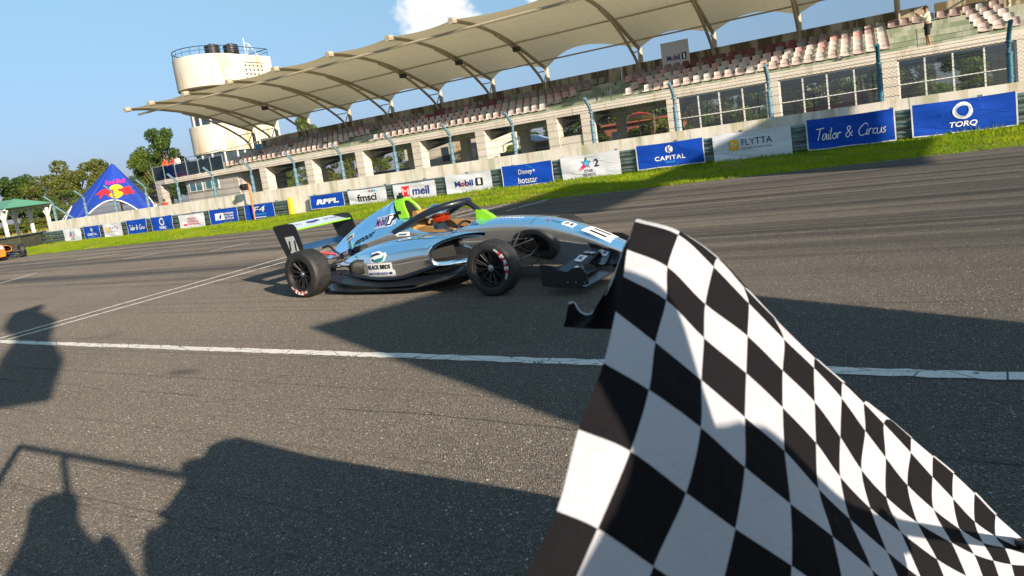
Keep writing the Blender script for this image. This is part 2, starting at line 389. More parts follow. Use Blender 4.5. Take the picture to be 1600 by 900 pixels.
mat('verge_soil', (.14, .19, .015), .95, var=.5, vscale=1.5, c2=(.09, .11, .02), bump=.6, bscale=25, bdist=.03)
mb = MB(); gx_ = [-60+i*1.0 for i in range(101)]; N = len(gx_)
rows = []
for k in range(9):
    f = k/8; rows.append([(x, eg(x)+(21.4-eg(x))*f, .005+(gz(x)-.0)*(f**1.3)) for x in gx_])
mb.loft(rows, cap=False, close=False); mb.build('grass_verge', 'verge_soil', smooth=60).__setitem__('kind', 'structure')
mb = MB().box(-300, -60, 14.3, 60, -.3, -.03); mb.box(-60, 120, 21.4, 60, -.3, .08); mb.box(-300, 200, 60, 400, -.3, -.05)
mb.build('yard', mat('yard_dirt', (.20, .17, .10), .95, var=.5, vscale=.3, c2=(.10, .13, .05), bump=.3, bscale=6, bdist=.05)).__setitem__('kind', 'structure')

# grass blades on the verge
rs = np.random.RandomState(3); mb = MB(); V, Fc = [], []
def blades(n, x0, x1, fn, h0, h1, wd):
    for _ in range(n):
        x = rs.uniform(x0, x1); f = rs.uniform(-.012, 1); y, z = fn(x, f); a = rs.uniform(0, 3.14); h = rs.uniform(h0, h1)*(.6+.8*(.5+.5*math.sin(x*1.3+y*.9+math.sin(y*2+x*.4)*2)))
        c, s_ = math.cos(a)*wd, math.sin(a)*wd; lx, ly = rs.uniform(-.05, .05, 2); b = len(V)
        V.extend([(x-c, y-s_, z), (x+c, y+s_, z), (x+lx, y+ly, z+h)]); Fc.append((b, b+1, b+2))
blades(110000, -46, 6, lambda x, f: (eg(x)+(21.25-eg(x))*f, .003+gz(x)*max(f, 0)**1.3), .03, .085, .014)
blades(2500, -46, 6, lambda x, f: (21.0-.12*f, gz(x)), .05, .13, .014)
mb.add(V, Fc)
s = NT('grass_blade'); g = s.n('ShaderNodeNewGeometry')
f = s.rng(s.noise(.8, detail=4), .38, .62); cc = s.mix(f, (.12, .24, .014), (.32, .38, .016)); cc = s.mix(s.rng(s.noise(.5, detail=4), .56, .66), cc, (.36, .30, .09))
s.set('Base Color', s.mix(s.math('MULTIPLY', g.outputs['Random Per Island'], .5), cc, (.14, .20, .015))); s.set('Roughness', .9); s.set('Specular IOR Level', .1)
tr = s.n('ShaderNodeBsdfTranslucent', {'Color': (.45, .55, .02, 1)}); mx = s.n('ShaderNodeMixShader', {0: .35, 1: s.b.outputs[0], 2: tr.outputs[0]})
s.t.links.new(mx.outputs[0], s.t.nodes['Material Output'].inputs[0])
tag(mb.build('grass', 'grass_blade', merge=False), 'bright green roadside grass between the track and the barrier', 'grass', kind='stuff')
V, Fc = [], []; blades(30000, -150, -44, lambda x, f: (24+40*f, -.03), .25, .7, .05)
mb = MB().add(V, Fc)
tag(mb.build('dry_grass', mat('dry_grass', (.42, .30, .07), .8, var=.5, vscale=.2, c2=(.20, .22, .05)), merge=False), 'tall dry yellow grass beyond the barrier', 'grass', kind='stuff')

# painted lines
def strip(name, pts, w, m_='line_paint', z=.004, seg=1, jag=0):
    mb = MB(); L, Q = [], []; rr = random.Random(5)
    P = []
    for a, b in zip(pts, pts[1:]):
        for k in range(seg): P.append((a[0]+(b[0]-a[0])*k/seg, a[1]+(b[1]-a[1])*k/seg))
    P.append(pts[-1])
    for i, p in enumerate(P):
        a, b = P[max(i-1, 0)], P[min(i+1, len(P)-1)]; d = Vector((b[0]-a[0], b[1]-a[1])).normalized()
        j = rr.uniform(-jag, jag)
        L.append((p[0]-d.y*(w/2+j), p[1]+d.x*(w/2+j), z)); Q.append((p[0]+d.y*(w/2-j), p[1]-d.x*(w/2-j), z))
    k = len(P); mb.add(L+Q, [(i, i+1, k+i+1, k+i) for i in range(k-1)])
    mb.build(name, m_, merge=False)['kind'] = 'structure'
strip('track_edge_line', [(-9.55, 3.71), (-1.5, 3.62), (6, 3.58), (30, 3.5)], .10, seg=90, jag=.009)
strip('finish_line', [(-9.63, 3.80), (-10.07, 8.76), (-10.7, 15.3)], .065, z=.004, seg=30, jag=.003)
strip('finish_line', [(-9.34, 3.78), (-9.50, 8.23), (-9.75, 15.3)], .065, z=.004, seg=30, jag=.003)
for pts in ([(-19.2, 7.9), (-20.2, 9.2)], [(-18.63, 10.69), (-17.99, 11.34)], [(-15.04, 10.89), (-14.93, 12.02)], [(-9.09, 13.44), (-8.82, 16.2)], [(-7.88, 13.84), (-7.67, 16.2)], [(-26, 9.4), (-24.6, 10.3)], [(-22.5, 11.5), (-21.2, 12.1)]):
    strip('grid_line', pts, .07)
strip('verge_line', [(x, eg(x)-.02) for x in (-60, -32.3, -18.7, -8.7, -.4, 2.75, 30)], .05, mat('worn_paint', (.62, .58, .38), .8, var=.5, vscale=8), seg=20, jag=.012)

# ------------------------------------------------------------------ barrier wall, guard rails, tyre wall, fence
wall = empty('barrier_wall', (0, 21.2, 0)); tag(wall, 'long low cream concrete wall with drip stains behind the advertising banners', 'wall')
xs = [-43.8, -38.2, -31.6, -25.4, -18.0, -11.55, -5.0, .98, 7.2, 13.5]
for a, b in zip(xs, xs[1:]):
    MB().prism([(.0, -.2), (.35, -.2), (.30, 1.31), (.05, 1.31)], 'x', a+.008, b-.008).build('wall_panel', 'stained_concrete', wall)
mat('galvanised', (.36, .46, .44), .42, .75, var=.35, vscale=5, c2=(.20, .27, .25)); mat('rail_yellow', (.85, .55, .03), .5)
def guard_rail(x0, x1, zb, zt, label, yellow=None):
    r = empty('guard_rail', ((x0+x1)/2, 21.05, 0)); tag(r, label, 'guard rail', 'steel guard rails along the wall'); ox = (x0+x1)/2
    for k in range(3):
        mb = MB(); rings = []
        for x in (x0, x1):
            a = zb(x)+(zt(x)-zb(x))*(k+.06)/3; h = (zt(x)-zb(x))*.27
            pr = [(0, 0), (-.05, .14), (-.07, .26), (-.02, .42), (-.01, .5), (-.02, .58), (-.07, .74), (-.05, .86), (0, 1)]
            rings.append([(x-ox, y, a+h*t) for y, t in pr]+[(x-ox, y+.006, a+h*t) for y, t in pr[::-1]])
        mb.loft(rings).build('rail_beam', 'galvanised', r, smooth=25)
    x = x0+.3
    while x < x1:
        MB().box(x-ox-.05, x-ox+.05, .012, .12, gz(x)-.1, zt(x)+.02).build('rail_post', 'galvanised', r); x += 2.0
    if yellow is not None: MB().prism([(yellow-ox-.09, zb(yellow)-.15), (yellow-ox+.09, zb(yellow)-.15), (yellow-ox+.09, zt(yellow)+.05), (yellow-ox-.05, zt(yellow)+.05)], 'y', -.12, .05).build('end_marker', 'rail_yellow', r)
    return r
guard_rail(-21.75, 9, lambda x: gz(x)+.02, lambda x: lerp([(-22, .83), (-12, .92), (-8, 1.0), (0, 1.10), (9, 1.12)], x), 'steel three beam guard rail along the right stretch of the wall')
guard_rail(-46.2, -22.85, lambda x: gz(x)+.02, lambda x: lerp([(-46, .76), (-30, .76), (-22, .80)], x), 'steel three beam guard rail on the left stretch ending in a yellow marker', -22.95)
tw = empty('tyre_wall', (-43, 19, 0)); tag(tw, 'low black rubber covered tyre wall at the far left of the verge', 'tyre wall')
mb = MB(); pp = [(-45.8, 21.9), (-44.3, 20.9), (-43.0, 19.2), (-42.3, 17.6), (-41.6, 16.4)]
rings = [[(x+43, y-19, -.03), (x+43, y-19, .70), (x+43+.1, y-19+.05, .75), (x+43-.8, y-19+.3, .75), (x+43-.9, y-19+.35, -.03)][::1] for x, y in pp]
mb.loft(rings).build('rubber_cover', mat('conveyor_rubber', (.028, .028, .026), .75, var=.5, vscale=3, c2=(.07, .08, .05), bump=.5, bscale=12, bdist=.03), tw)
MB().tube([(x+43, y-19, .79) for x, y in pp], .035).build('top_pipe', 'galvanised', tw)

mat('post_blue', (.10, .25, .36), .6, .1, var=.4, vscale=7, c2=(.18, .26, .30)); mat('post_navy', (.02, .13, .20), .45)
mat('cable', (.14, .15, .15), .5, .6)
fence = empty('catch_fence', (0, 21.6, 0)); tag(fence, 'tall wire catch fence on bent blue posts above the barrier wall', 'fence')
PX = [3.28, .33, -2.59, -5.47, -8.37, -11.5, -14.3, -17.1, -20.05, -22.9, -25.8, -28.6, -31.45, -34.2, -37.2, -40.2, -43.6]
for i, x in enumerate(PX+[6.2]):
    mb = MB(); mb.tube([(x, 0, .9), (x, 0, 2.05)], .075, 10); mb.tube([(x, 0, 2.05), (x, 0, 2.42), (x, -.10, 2.56), (x, -.42, 2.86)], .055, 10)
    for z in (1.45, 1.75, 2.05, 2.35): mb.lathe([(.062, z), (.088, z), (.088, z+.05), (.062, z+.05)], 10, Matrix.Translation((x, 0, 0)))
    mb.build('fence_post', 'post_blue' if x < -1 else 'post_navy', fence, smooth=40)
mb = MB()
for k in range(5):
    z = 1.42+k*.26
    for a, b in zip(sorted(PX), sorted(PX)[1:]): mb.tube([(a, -.07, z), ((a+b)/2, -.07, z-.01), (b, -.07, z)], .007, 4, cap=False)
for q in range(3):
    y, z = -.12-.13*q, 2.56+.13*q
    for a, b in zip(sorted(PX), sorted(PX)[1:]): mb.tube([(a, y, z), (b, y, z)], .0055, 4, cap=False)
mb.build('cable_strands', 'cable', fence)
MB().add([(-43.6, -.06, 1.31), (6.2, -.06, 1.31), (6.2, -.06, 2.5), (-43.6, -.06, 2.5)], [(0, 1, 2, 3)]).build('woven_wire', 'woven_wire', fence)
MB().tube([(-43.7, 0, 2.3), (-42.6, .9, .9)], .06, 8).build('fence_brace', 'post_blue', fence)
def pole(x, y, h, label, orange=True):
    r = empty('marshal_light', (x, y, 0)); tag(r, label, 'signal light')
    MB().tube([(0, 0, 0), (0, 0, h)], .035).build('pole', mat('pole_orange', (.55, .16, .04), .6), r)
    mb = MB().box(-.42, -.02, -.12, .02, h-.32, h-.02); mb.lathe([(.12, 0), (.12, .14), (.10, .14), (.10, .02)], 14, Matrix.Translation((-.22, -.12, h-.17)) @ Matrix.Rotation(R(90), 4, 'X'))
    mb.build('lamp_box', mat('lamp_black', (.02, .02, .022), .5), r)
pole(-25.1, 20.75, 1.78, 'black signal lamp on a thin rusty orange pole in front of the wall')

# ------------------------------------------------------------------ advertising banners
m_cloth('banner_blue', (.006, .06, .42)); m_cloth('banner_white', (.62, .65, .72)); mat('banner_hem', (.60, .63, .68), .6)
mat('tie', (.5, .5, .5), .6)
def banner(x0, x1, zb, zt, colr, label, deco=None, seed=0):
    w, h = x1-x0, zt-zb; zb -= .03; h += .03
    r = empty('banner', ((x0+x1)/2, 20.93, zb)); tag(r, label, 'banner', 'advertising banners tied to the guard rail')
    nx, nz = 28, 12; rr = random.Random(seed); ph = [rr.uniform(0, 6) for _ in range(6)]
    def P(u, v):
        y = .012*math.sin(u*9+ph[0]+3*v)*(1-abs(2*v-1)**3)+.010*math.sin(v*7+ph[1]+u*4)+.015*math.exp(-((v-.25-.3*u+.2*math.sin(ph[2]))**2)*120)*u
        sag = -.018*math.sin(math.pi*u)*(v > .8)+.008*math.sin(u*13+ph[3])*(v < .15)
        return Vector(((u-.5)*w, y, v*h+sag))
    grid = [[P(i/nx, j/nz) for j in range(nz+1)] for i in range(nx+1)]
    mb = MB(); front = [[p for p in c] for c in grid]
    mb.loft(front, cap=False, close=False)
    cloth = mb.build('cloth', 'banner_blue' if colr == 'b' else 'banner_white', r, smooth=60)
    if colr == 'b':
        hm = MB(); e = .035/w; q = .03/h
        for (a, b, c, d) in ((0, e, 0, 1), (1-e, 1, 0, 1), (0, 1, 0, q)):
            k = 16; hm.loft([[P(a+(b-a)*i/1 if b-a < .5 else a+(b-a)*i/k, c+(d-c)*j/12 if d-c > .5 else c+(d-c)*j)+Vector((0, -.004, 0)) for j in range(13 if d-c > .5 else 2)] for i in range(2 if b-a < .5 else k+1)], cap=False, close=False)
        hm.build('hem', 'banner_hem', r)
    if deco:
        D = Deco(); deco(D, w, h)
        bmx = bmesh.new(); bmx.from_mesh(cloth.data); tree = BVHTree.FromBMesh(bmx); bmx.free()
        refine(D, .12)
        D.place(r, frameM((0, -.03, h/2), (1, 0, 0), (0, 0, 1)), conform=(tree, Vector((0, 1, 0)), .007))
    return r
def arcpts(cx, cy, r, a0, a1, n=14, ry=None): return [(cx+r*math.cos(R(a0+(a1-a0)*k/n)), cy+(ry or r)*math.sin(R(a0+(a1-a0)*k/n))) for k in range(n+1)]
def d_torq(D, w, h):
    s = h/.9
    for a in (0, 120, 240): D.stroke('ink_white', arcpts(0, .13*s, .20*s, a, a+150), (.01, .065*s), 2); D.stroke('ink_pale', arcpts(.0, .13*s, .155*s, a+40, a+170), (.005, .045*s), 2)
    D.text('ink_white', 'TORQ', 0, -.23*s, .62*s, .17*s, shear=.2, bold=.025)
LET = {'T': [[(0, 1), (.75, 1.05)], [(.4, 1.0), (.25, 0)]], 'a': [[(.4, .5), (.15, .5), (.02, .15), (.2, 0), (.42, .5), (.42, .05), (.55, .05)]], 'i': [[(.05, .5), (.02, .05), (.15, .08)], [(.08, .72), (.1, .76)]],
       'l': [[(.1, 1), (.02, .1), (.15, .03)]], 'o': [[(.2, .5), (.02, .2), (.2, 0), (.4, .25), (.22, .5), (.45, .42)]], 'r': [[(.05, .5), (.03, 0)], [(.03, .3), (.2, .52), (.35, .45)]], '&': [[(.6, .05), (.1, .75), (.25, .95), (.38, .75), (.02, .25), (.2, 0), (.6, .5)]],
       'C': [[(.8, .9), (.5, 1), (.05, .5), (.25, 0), (.75, .15)]], 'c': [[(.35, .45), (.12, .45), (.05, .1), (.38, .06)]], 'u': [[(.03, .5), (.05, .05), (.3, .1), (.38, .5), (.4, .05)]], 's': [[(.3, .5), (.08, .4), (.28, .15), (.02, .02)]], ' ': []}
ADV = {'T': .62, 'a': .55, 'i': .18, 'l': .2, 'o': .46, 'r': .36, '&': .7, 'C': .72, 'c': .38, 'u': .46, 's': .4, ' ': .42}
def d_tailor(D, w, h):
    body = 'Tailor & Circus'; tot = sum(ADV[c] for c in body); sc = w*.80/tot; x = -w*.40
    for ch in body:
        for st in LET[ch]: D.stroke('ink_white', [(x+(p[0]+p[1]*.16)*sc, (p[1]-.5)*sc*1.15+x*.0-.02) for p in st], .022 if w > 1.9 else .026, 4)
        x += ADV[ch]*sc
def d_flytta(D, w, h):
    s = h/.85; D.poly('ink_yellow', [(x-.50*s, y+.04*s) for x, y in [(.14*s*math.copysign(abs(math.cos(t))**.4, math.cos(t)), .16*s*math.copysign(abs(math.sin(t))**.4, math.sin(t))) for t in [2*math.pi*k/24 for k in range(24)]]])
    D.stroke('ink_white', [(-.56*s, .12*s), (-.56*s, -.04*s), (-.42*s, .04*s), (-.56*s, .12*s)], .022*s, 1)
    D.text('ink_navy', 'FLYTTA', .16*s, .10*s, .86*s, .19*s, bold=.0); D.text('ink_grey', 'FUTURE OF MOVING!', .14*s, -.085*s, .84*s, .045*s, bold=.02, spacing=1.2)
def d_capital(D, w, h):
    s = h/.8
    D.poly('ink_white', arcpts(0, .17*s, .125*s, 0, 345, 22)); D.stroke('banner_blue', [(-.04*s, .30*s), (-.05*s, .17*s), (-.03*s, .04*s)], .03*s, 3); D.stroke('banner_blue', [(.09*s, .28*s), (-.03*s, .17*s), (.07*s, .05*s)], .03*s, 2)
    D.text('ink_white', 'CAPITAL', 0, -.10*s, .98*s, .14*s, bold=.02, spacing=1.15); D.text('ink_cyan', 'GROUP', 0, -.24*s, .30*s, .06*s)
def d_star(D, w, h):
    s = h/.8; c = (-.13*s, .10*s); P = []
    for k in range(10):
        a = R(90+36*k); r = (.19 if k % 2 == 0 else .08)*s; P.append((c[0]+r*math.cos(a), c[1]+r*math.sin(a)))
    D.poly('ink_cyan', [(c[0]+(x-c[0])*.75, c[1]+(y-c[1])*.75) for x, y in P]); D.stroke('ink_navy', P+[P[0]], .024*s, 1)
    D.poly('ink_magenta', [(-.42*s, -.10*s), (-.20*s, .10*s), (-.16*s, .02*s)]); D.poly('ink_red', [(-.40*s, -.15*s), (-.18*s, .03*s), (-.14*s, -.03*s)])
    D.text('ink_navy', '2', .23*s, .08*s, .17*s, .25*s, bold=.02); D.text('ink_navy', 'STAR', -.06*s, -.16*s, .30*s, .10*s, bold=.005); D.text('ink_navy', 'SPORTS', -.06*s, -.29*s, .46*s, .10*s, bold=.005)
def d_star2(D, w, h): d_star(D, w, h)
def d_hot(D, w, h):
    s = h/.8; D.text('ink_white', 'Disney+', 0, .09*s, .70*s, .22*s, shear=.15, bold=.0); D.stroke('ink_cyan', arcpts(-.05*s, -.10*s, .42*s, 40, 88, 10), (.004, .014), 2)
    D.text('ink_white', 'hotstar', 0, -.19*s, .78*s, .22*s, bold=.0)
def mobil(D, cx, cy, w, h):
    for c, b, x0, x1, hh, dy in (('ink_blue', 'M', 0, .20, 1, 0), ('ink_red', 'o', .21, .36, .72, -.14), ('ink_blue', 'bil', .375, .66, 1.06, .03)): D.text(c, b, cx+(x0+x1)/2*w-w/2, cy+dy*h, (x1-x0)*w, h*hh, bold=.03)
    D.poly('ink_black', [(cx+w*.25+px_*w*.24, cy+h*(-.62+py_*1.3)) for px_, py_ in ((0, 0), (1, 0), (1, 1), (.0, 1))]); D.text('ink_white', '1', cx+w*.37, cy+h*.03, w*.09, h*.95, bold=.02)
def d_mobil(D, w, h): mobil(D, .02, .0, w*.62, h*.29)
def d_meil(D, w, h):
    s = h/.65; D.rect('ink_red', -.42*s, .02*s, .36*s, .40*s); D.stroke('ink_white', [(-.54*s, -.12*s), (-.54*s, .14*s), (-.42*s, 0), (-.30*s, .14*s), (-.30*s, -.12*s)], .045*s, 1)
    D.text('ink_blue', 'meil', .32*s, .0, .82*s, .32*s, bold=.02)
def d_fmsci(D, w, h):
    s = h/.6; D.text('ink_black', 'fmsci', -.02, -.03*s, .98*s, .30*s, bold=.025)
    for i, c in enumerate(('ink_red', 'ink_teal', 'ink_cyan')): D.rect(c, (.16+.14*i)*s, .20*s, .09*s, .06*s)
def d_rppl(D, w, h): D.text('ink_white', 'RPPL', .03, 0, w*.66, h*.36, shear=.15, bold=.05)
def d_f4(D, w, h):
    D.text('ink_white', 'F4', 0, h*.17, w*.42, h*.36, shear=.25, bold=.0); D.text('ink_cyan', 'INDIAN', 0, -h*.14, w*.42, h*.11); D.rect('ink_white', 0, -h*.33, w*.42, h*.035)
def d_irl(D, w, h):
    D.poly('ink_white', [(-w*.30, -h*.22), (-w*.30, h*.22), (w*.02, h*.24), (w*.02, -h*.22)]); D.poly('banner_blue', [(-w*.25, -h*.2), (-w*.12, h*.12), (-w*.08, h*.12), (-w*.11, -h*.16), (-w*.16, -h*.16), (-w*.17, -h*.02), (-w*.21, -h*.2)])
    for i, t in enumerate(('INDIAN', 'RACING', 'LEAGUE')): D.text('ink_white', t, w*.20, h*(.17-.17*i), w*.30, h*.12, bold=.02)
def d_irf(D, w, h):
    for i, t in enumerate(('INDIAN', 'RACING', 'FESTIVAL')): D.text('ink_red', t, w*.02+w*.02*i, h*(.20-.18*i), w*(.34, .44, .5)[i], h*.13, bold=.015)
    D.rect('ink_red', -w*.27, -h*.18, w*.12, h*.12)
BN = [(.99, 3.30, .245, 1.095, 'b', 'wide blue banner with a white swirl ring over TORQ, nearest the camera', d_torq),
      (-1.62, .62, .23, 1.09, 'b', 'large blue banner reading Tailor & Circus in white handwriting', d_tailor),
      (-4.27, -2.02, .20, 1.03, 'w', 'large white banner with a yellow square and the word FLYTTA', d_flytta),
      (-6.74, -4.54, .25, 1.015, 'b', 'large blue banner reading CAPITAL under a round white emblem', d_capital),
      (-9.46, -7.30, .20, .985, 'w', 'white banner with a star, a 2 and the words STAR SPORTS, behind the car nose', d_star),
      (-11.85, -9.79, .185, .95, 'b', 'blue banner reading Disney+ hotstar', d_hot),
      (-14.37, -12.31, .17, .885, 'w', 'white banner with Mobil 1 in blue and red letters', d_mobil),
      (-16.95, -14.86, .17, .80, 'w', 'white banner with a red square and the blue word meil', d_meil),
      (-19.38, -17.33, .20, .795, 'w', 'white banner with the black word fmsci', d_fmsci),
      (-21.62, -19.64, .22, .795, 'b', 'blue banner reading RPPL in slanted white block letters', d_rppl),
      (-25.93, -23.93, .05, .75, 'b', 'blue banner with F4 and INDIAN, beside the yellow rail end', d_f4),
      (-28.50, -26.43, .04, .76, 'b', 'small blue banner with a white track mark and three lines of white text', d_irl),
      (-30.90, -28.92, -.03, .70, 'w', 'small white banner with three lines of red text', d_irf),
      (-33.26, -31.43, .01, .78, 'b', 'small distant blue banner with a white ring and TORQ', d_torq),
      (-35.45, -33.65, .02, .79, 'b', 'small distant blue banner with white handwriting', d_tailor),
      (-37.70, -35.93, .02, .765, 'w', 'small distant white banner with a yellow square and FLYTTA', d_flytta),
      (-39.67, -38.05, .025, .755, 'b', 'small distant blue banner reading CAPITAL', d_capital),
      (-41.80, -40.0, .04, .76, 'w', 'smallest white banner at the far left end of the row, with a star', d_star2)]
for i, (a, b, c, d, e, f, g_) in enumerate(BN): banner(a, b, c, d, e, f, g_, i)

# ================================================================== GRANDSTAND
st = empty('grandstand', (0, 31, 0)); tag(st, 'long cream concrete grandstand with pillars, glazed bays and stained steps of seats', 'grandstand')
XL, XR = -46.6, 16
PIL = [(-36.2, .62), (-31.9, .62), (-27.6, .6), (-23.25, .6), (-18.87, .58), (-14.5, .58), (-12.6, .5), (-8.24, .5), (-3.84, .52), (.58, .54), (4.95, .54), (9.3, .54)]
MB().box(XL, -13.02, 0, .5, 2.84, 3.19).build('front_beam', 'stand_cream', st); MB().box(-12.98, XR, 0, .5, 2.84, 3.19).build('front_beam', 'stand_cream', st)
MB().box(-38.9, XR, .5, 2.8, 2.95, 3.15).build('walkway', 'stand_step', st)
ROWY = [34.0+1.12*k for k in range(5)]; ROWZ = [3.19+.31*k for k in range(5)]
# stepped terrace: sawtooth on top, sloping soffit below
prof = [(2.8, 2.95), (2.8, 3.19)]
for k in range(5):
    y = ROWY[k]-31-.45; prof += [(y, 3.15+.31*k), (y, 3.15+.31*(k+1))]
prof += [(8.3, 3.15+.31*5), (8.3, 4.2), (3.2, 2.6)]
for a, b in ((-44.0, -13.05), (-12.95, XR)): MB().prism(prof, 'x', a, b).build('terrace', ['stand_step'], st)
for a, b in ((-45.0, -13.05), (-12.95, 2.9), (3.15, XR)): MB().box(a, b, 8.3, 8.55, 3.9, 5.62).build('back_wall', 'stand_back', st)
mat('pillar_joint', (.35, .28, .2), .9)
for x, w in PIL:
    mb = MB(); 
    for k in range(6):                     # rendered blocks with open joints
        z = 0+.475*k; mb.box(x, x+w, .02, .72, z+.004, min(z+.471, 2.838))
    mb.box(x+.012, x+w-.012, .032, .708, 0, 2.838)
    mb.build('pillar', 'stand_cream', st)
    if x < -8: MB().prism([(.3, 2.838), (.72, 2.25), (5.2, 3.25), (5.2, 3.6), (3.3, 2.6+.02)], 'x', x+.03, x+w-.03).build('raker_beam', 'soffit_grey', st)
    MB().box(x+.0, x+w*.9, 5.2, 5.7, 0, 3.3).build('rear_column', 'tower_white', st)
MB().box(-13.9, -12.6, .1, .3, .2, 1.83).build('infill_wall', 'stand_cream', st)
mat('white_frame', (.68, .68, .66), .45)
for a, b in ((-7.73, -3.84), (-3.32, .58), (1.12, 4.95), (5.5, 9.3)):
    z0, z1, zt = .9, 2.80, 1.84; fr = MB(); 
    xs = [a+.03, a+.03+(b-a)*.235, a+.03+(b-a)*.475, a+.03+(b-a)*.735, b-.03]
    for x in xs: fr.box(x-.03, x+.03, .10, .16, z0, z1)
    for z in (z0, zt, z1):
        for p, q in zip(xs, xs[1:]): fr.box(p+.03, q-.03, .10, .16, z-.025, z+.025)
    w = fr.build('window', 'white_frame', st)
    g = MB()
    for p, q in zip(xs, xs[1:]):
        for u, v in ((z0, zt), (zt, z1)): g.add([(p+.03, .13, u+.025), (q-.03, .13, u+.025), (q-.03, .13, v-.025), (p+.03, .13, v-.025)], [(0, 1, 2, 3)])
    g.build('pane', 'stand_glass', w)
    MB().box(a, b, .05, .3, 0, .87).build('sill_wall', 'stand_cream', st)
# block at the left end: siding, small windows, recess, balcony
mb = MB()
for k in range(6): mb.box(-44.6, -38.9, .35 if k % 2 else .36, .5, .1+.44*k, .1+.44*k+.425)
mb.box(-44.58, -38.92, .40, 4, 0, 2.84); mb.build('siding_wall', 'siding_grey', st)
for a in (-44.2, -42.4):
    f = MB().box(a, a+1.5, .28, .34, 1.95, 2.0).box(a, a+1.5, .28, .34, 2.62, 2.67)
    for x in (a, a+.73, a+1.45): f.box(x, x+.05, .28, .34, 2.0, 2.62)
    w = f.build('window', 'white_frame', st); MB().box(a+.05, a+1.45, .30, .335, 2.0, 2.62).build('pane', mat('blue_pane', (.05, .16, .20), .08), w)
MB().box(-38.85, -36.4, 2.2, 2.4, 0, 2.84).build('recess_wall', mat('recess_dark', (.06, .07, .08), .5, bump=.6, bscale=9, stretch=(.1, .1, 6)), st)  # dark ribbed sheet across the back of the recess
MB().box(-38.9, -38.7, .5, 2.2, 0, 2.84).build('recess_side', 'siding_grey', st)
MB().box(-47.9, -44.6, .1, .6, 2.86, 3.17).box(-47.9, -38.9, .6, 5.5, 2.9, 3.16).build('balcony_slab', 'siding_grey', st)
MB().box(-47.9, -47.3, .12, .7, 0, 2.86).build('pillar', 'siding_grey', st)
g = MB(); f = MB()
for k in range(7):
    x = -47.8+1.35*k; f.tube([(x, .05, 3.17), (x, .05, 4.22)], .03, 6)
    if k < 6: g.box(x+.05, x+1.3, .045, .055, 3.22, 4.15)
f.tube([(-47.8, .05, 4.22), (-39.7, .05, 4.22)], .03, 6); fo = f.build('balcony_rail', mat('steel_rail', (.35, .42, .42), .4, .6), st); g.build('glass_panel', 'rail_glass', fo)
mb = MB(); 
mb.tube([(-42, .3, 4.4), (-38, 1.5, 4.75), (-35.5, 2.6, 5.0)], .03, 6); mb.tube([(-44, .2, 3.2), (-44, .2, 4.5)], .04, 6); mb.tube([(-44, .2, 4.5), (-40, .3, 4.6)], .03, 6)
mb.build('handrail', 'steel_rail', st)
mb = MB()
for x in (-11.2, -9.2, -5.2, -2.9, -1.0, 1.9, 6.4): mb.tube([(x, .9, 3.19), (x, .9, 3.95)], .022, 6)
mb.build('handrail', mat('rail_dark', (.06, .06, .065), .5, .4), st)
# fallen render and weeds on the walkway
mb = MB()
for _ in range(60):
    x = rs.uniform(-26, 5); y = rs.uniform(.7, 2.7); q = rs.uniform(.03, .10); mb.box(x-q, x+q, y-q*.7, y+q*.7, 3.15, 3.15+q*.5)
mb.build('rubble', 'stand_back', st)

# ---- tensile canopy
cn = empty('grandstand_canopy', (0, 31, 0)); tag(cn, 'scalloped beige fabric canopy on curved white steel ribs above the stand', 'canopy')
RIB = [-46.1, -43.3, -39.5, -35.1, -30.9, -26.45, -22.1, -18.0, -11.75, -7.4, -2.95, 1.6, 6.0]
UP = [(29.1, 8.40), (30.6, 8.42), (32.4, 8.29), (34.2, 8.02), (35.9, 7.60), (37.6, 7.08), (39.6, 6.45)]
LO = [(33.3, 8.08), (35.05, 7.62), (36.7, 6.93), (37.8, 6.32), (38.6, 5.78), (39.05, 5.2), (39.1, 4.3)]
mat('rib_white', (.46, .41, .31), .5, var=.25, vscale=3)
s = NT('canopy_fabric'); b0 = s.mix(s.rng(s.noise(1.3, detail=5), .35, .65), (.58, .53, .40), (.64, .58, .45)); b0 = s.mix(s.math('MULTIPLY', s.rng(s.noise(1.0, stretch=(.2, 2.2, 2.2), detail=5), .55, .75), .45), b0, (.26, .21, .13))
sx_ = s.n('ShaderNodeSeparateXYZ', {0: s.tc.outputs['Object']}); fr_ = s.math('FRACT', s.math('MULTIPLY', sx_.outputs[0], .46)); b0 = s.mix(s.math('MULTIPLY', s.math('LESS_THAN', fr_, .022), .45), b0, (.22, .18, .11)); s.set('Base Color', b0); s.set('Roughness', .8); s.bump(s.noise(1.0, stretch=(.3, 2, 2)), .3, .05)
tr = s.n('ShaderNodeBsdfTranslucent', {'Color': (.62, .53, .34, 1)}); mx = s.n('ShaderNodeMixShader', {0: .42, 1: s.b.outputs[0], 2: tr.outputs[0]})
s.t.links.new(mx.outputs[0], s.t.nodes['Material Output'].inputs[0])
up = spline([(0, y, z) for y, z in UP], 5)
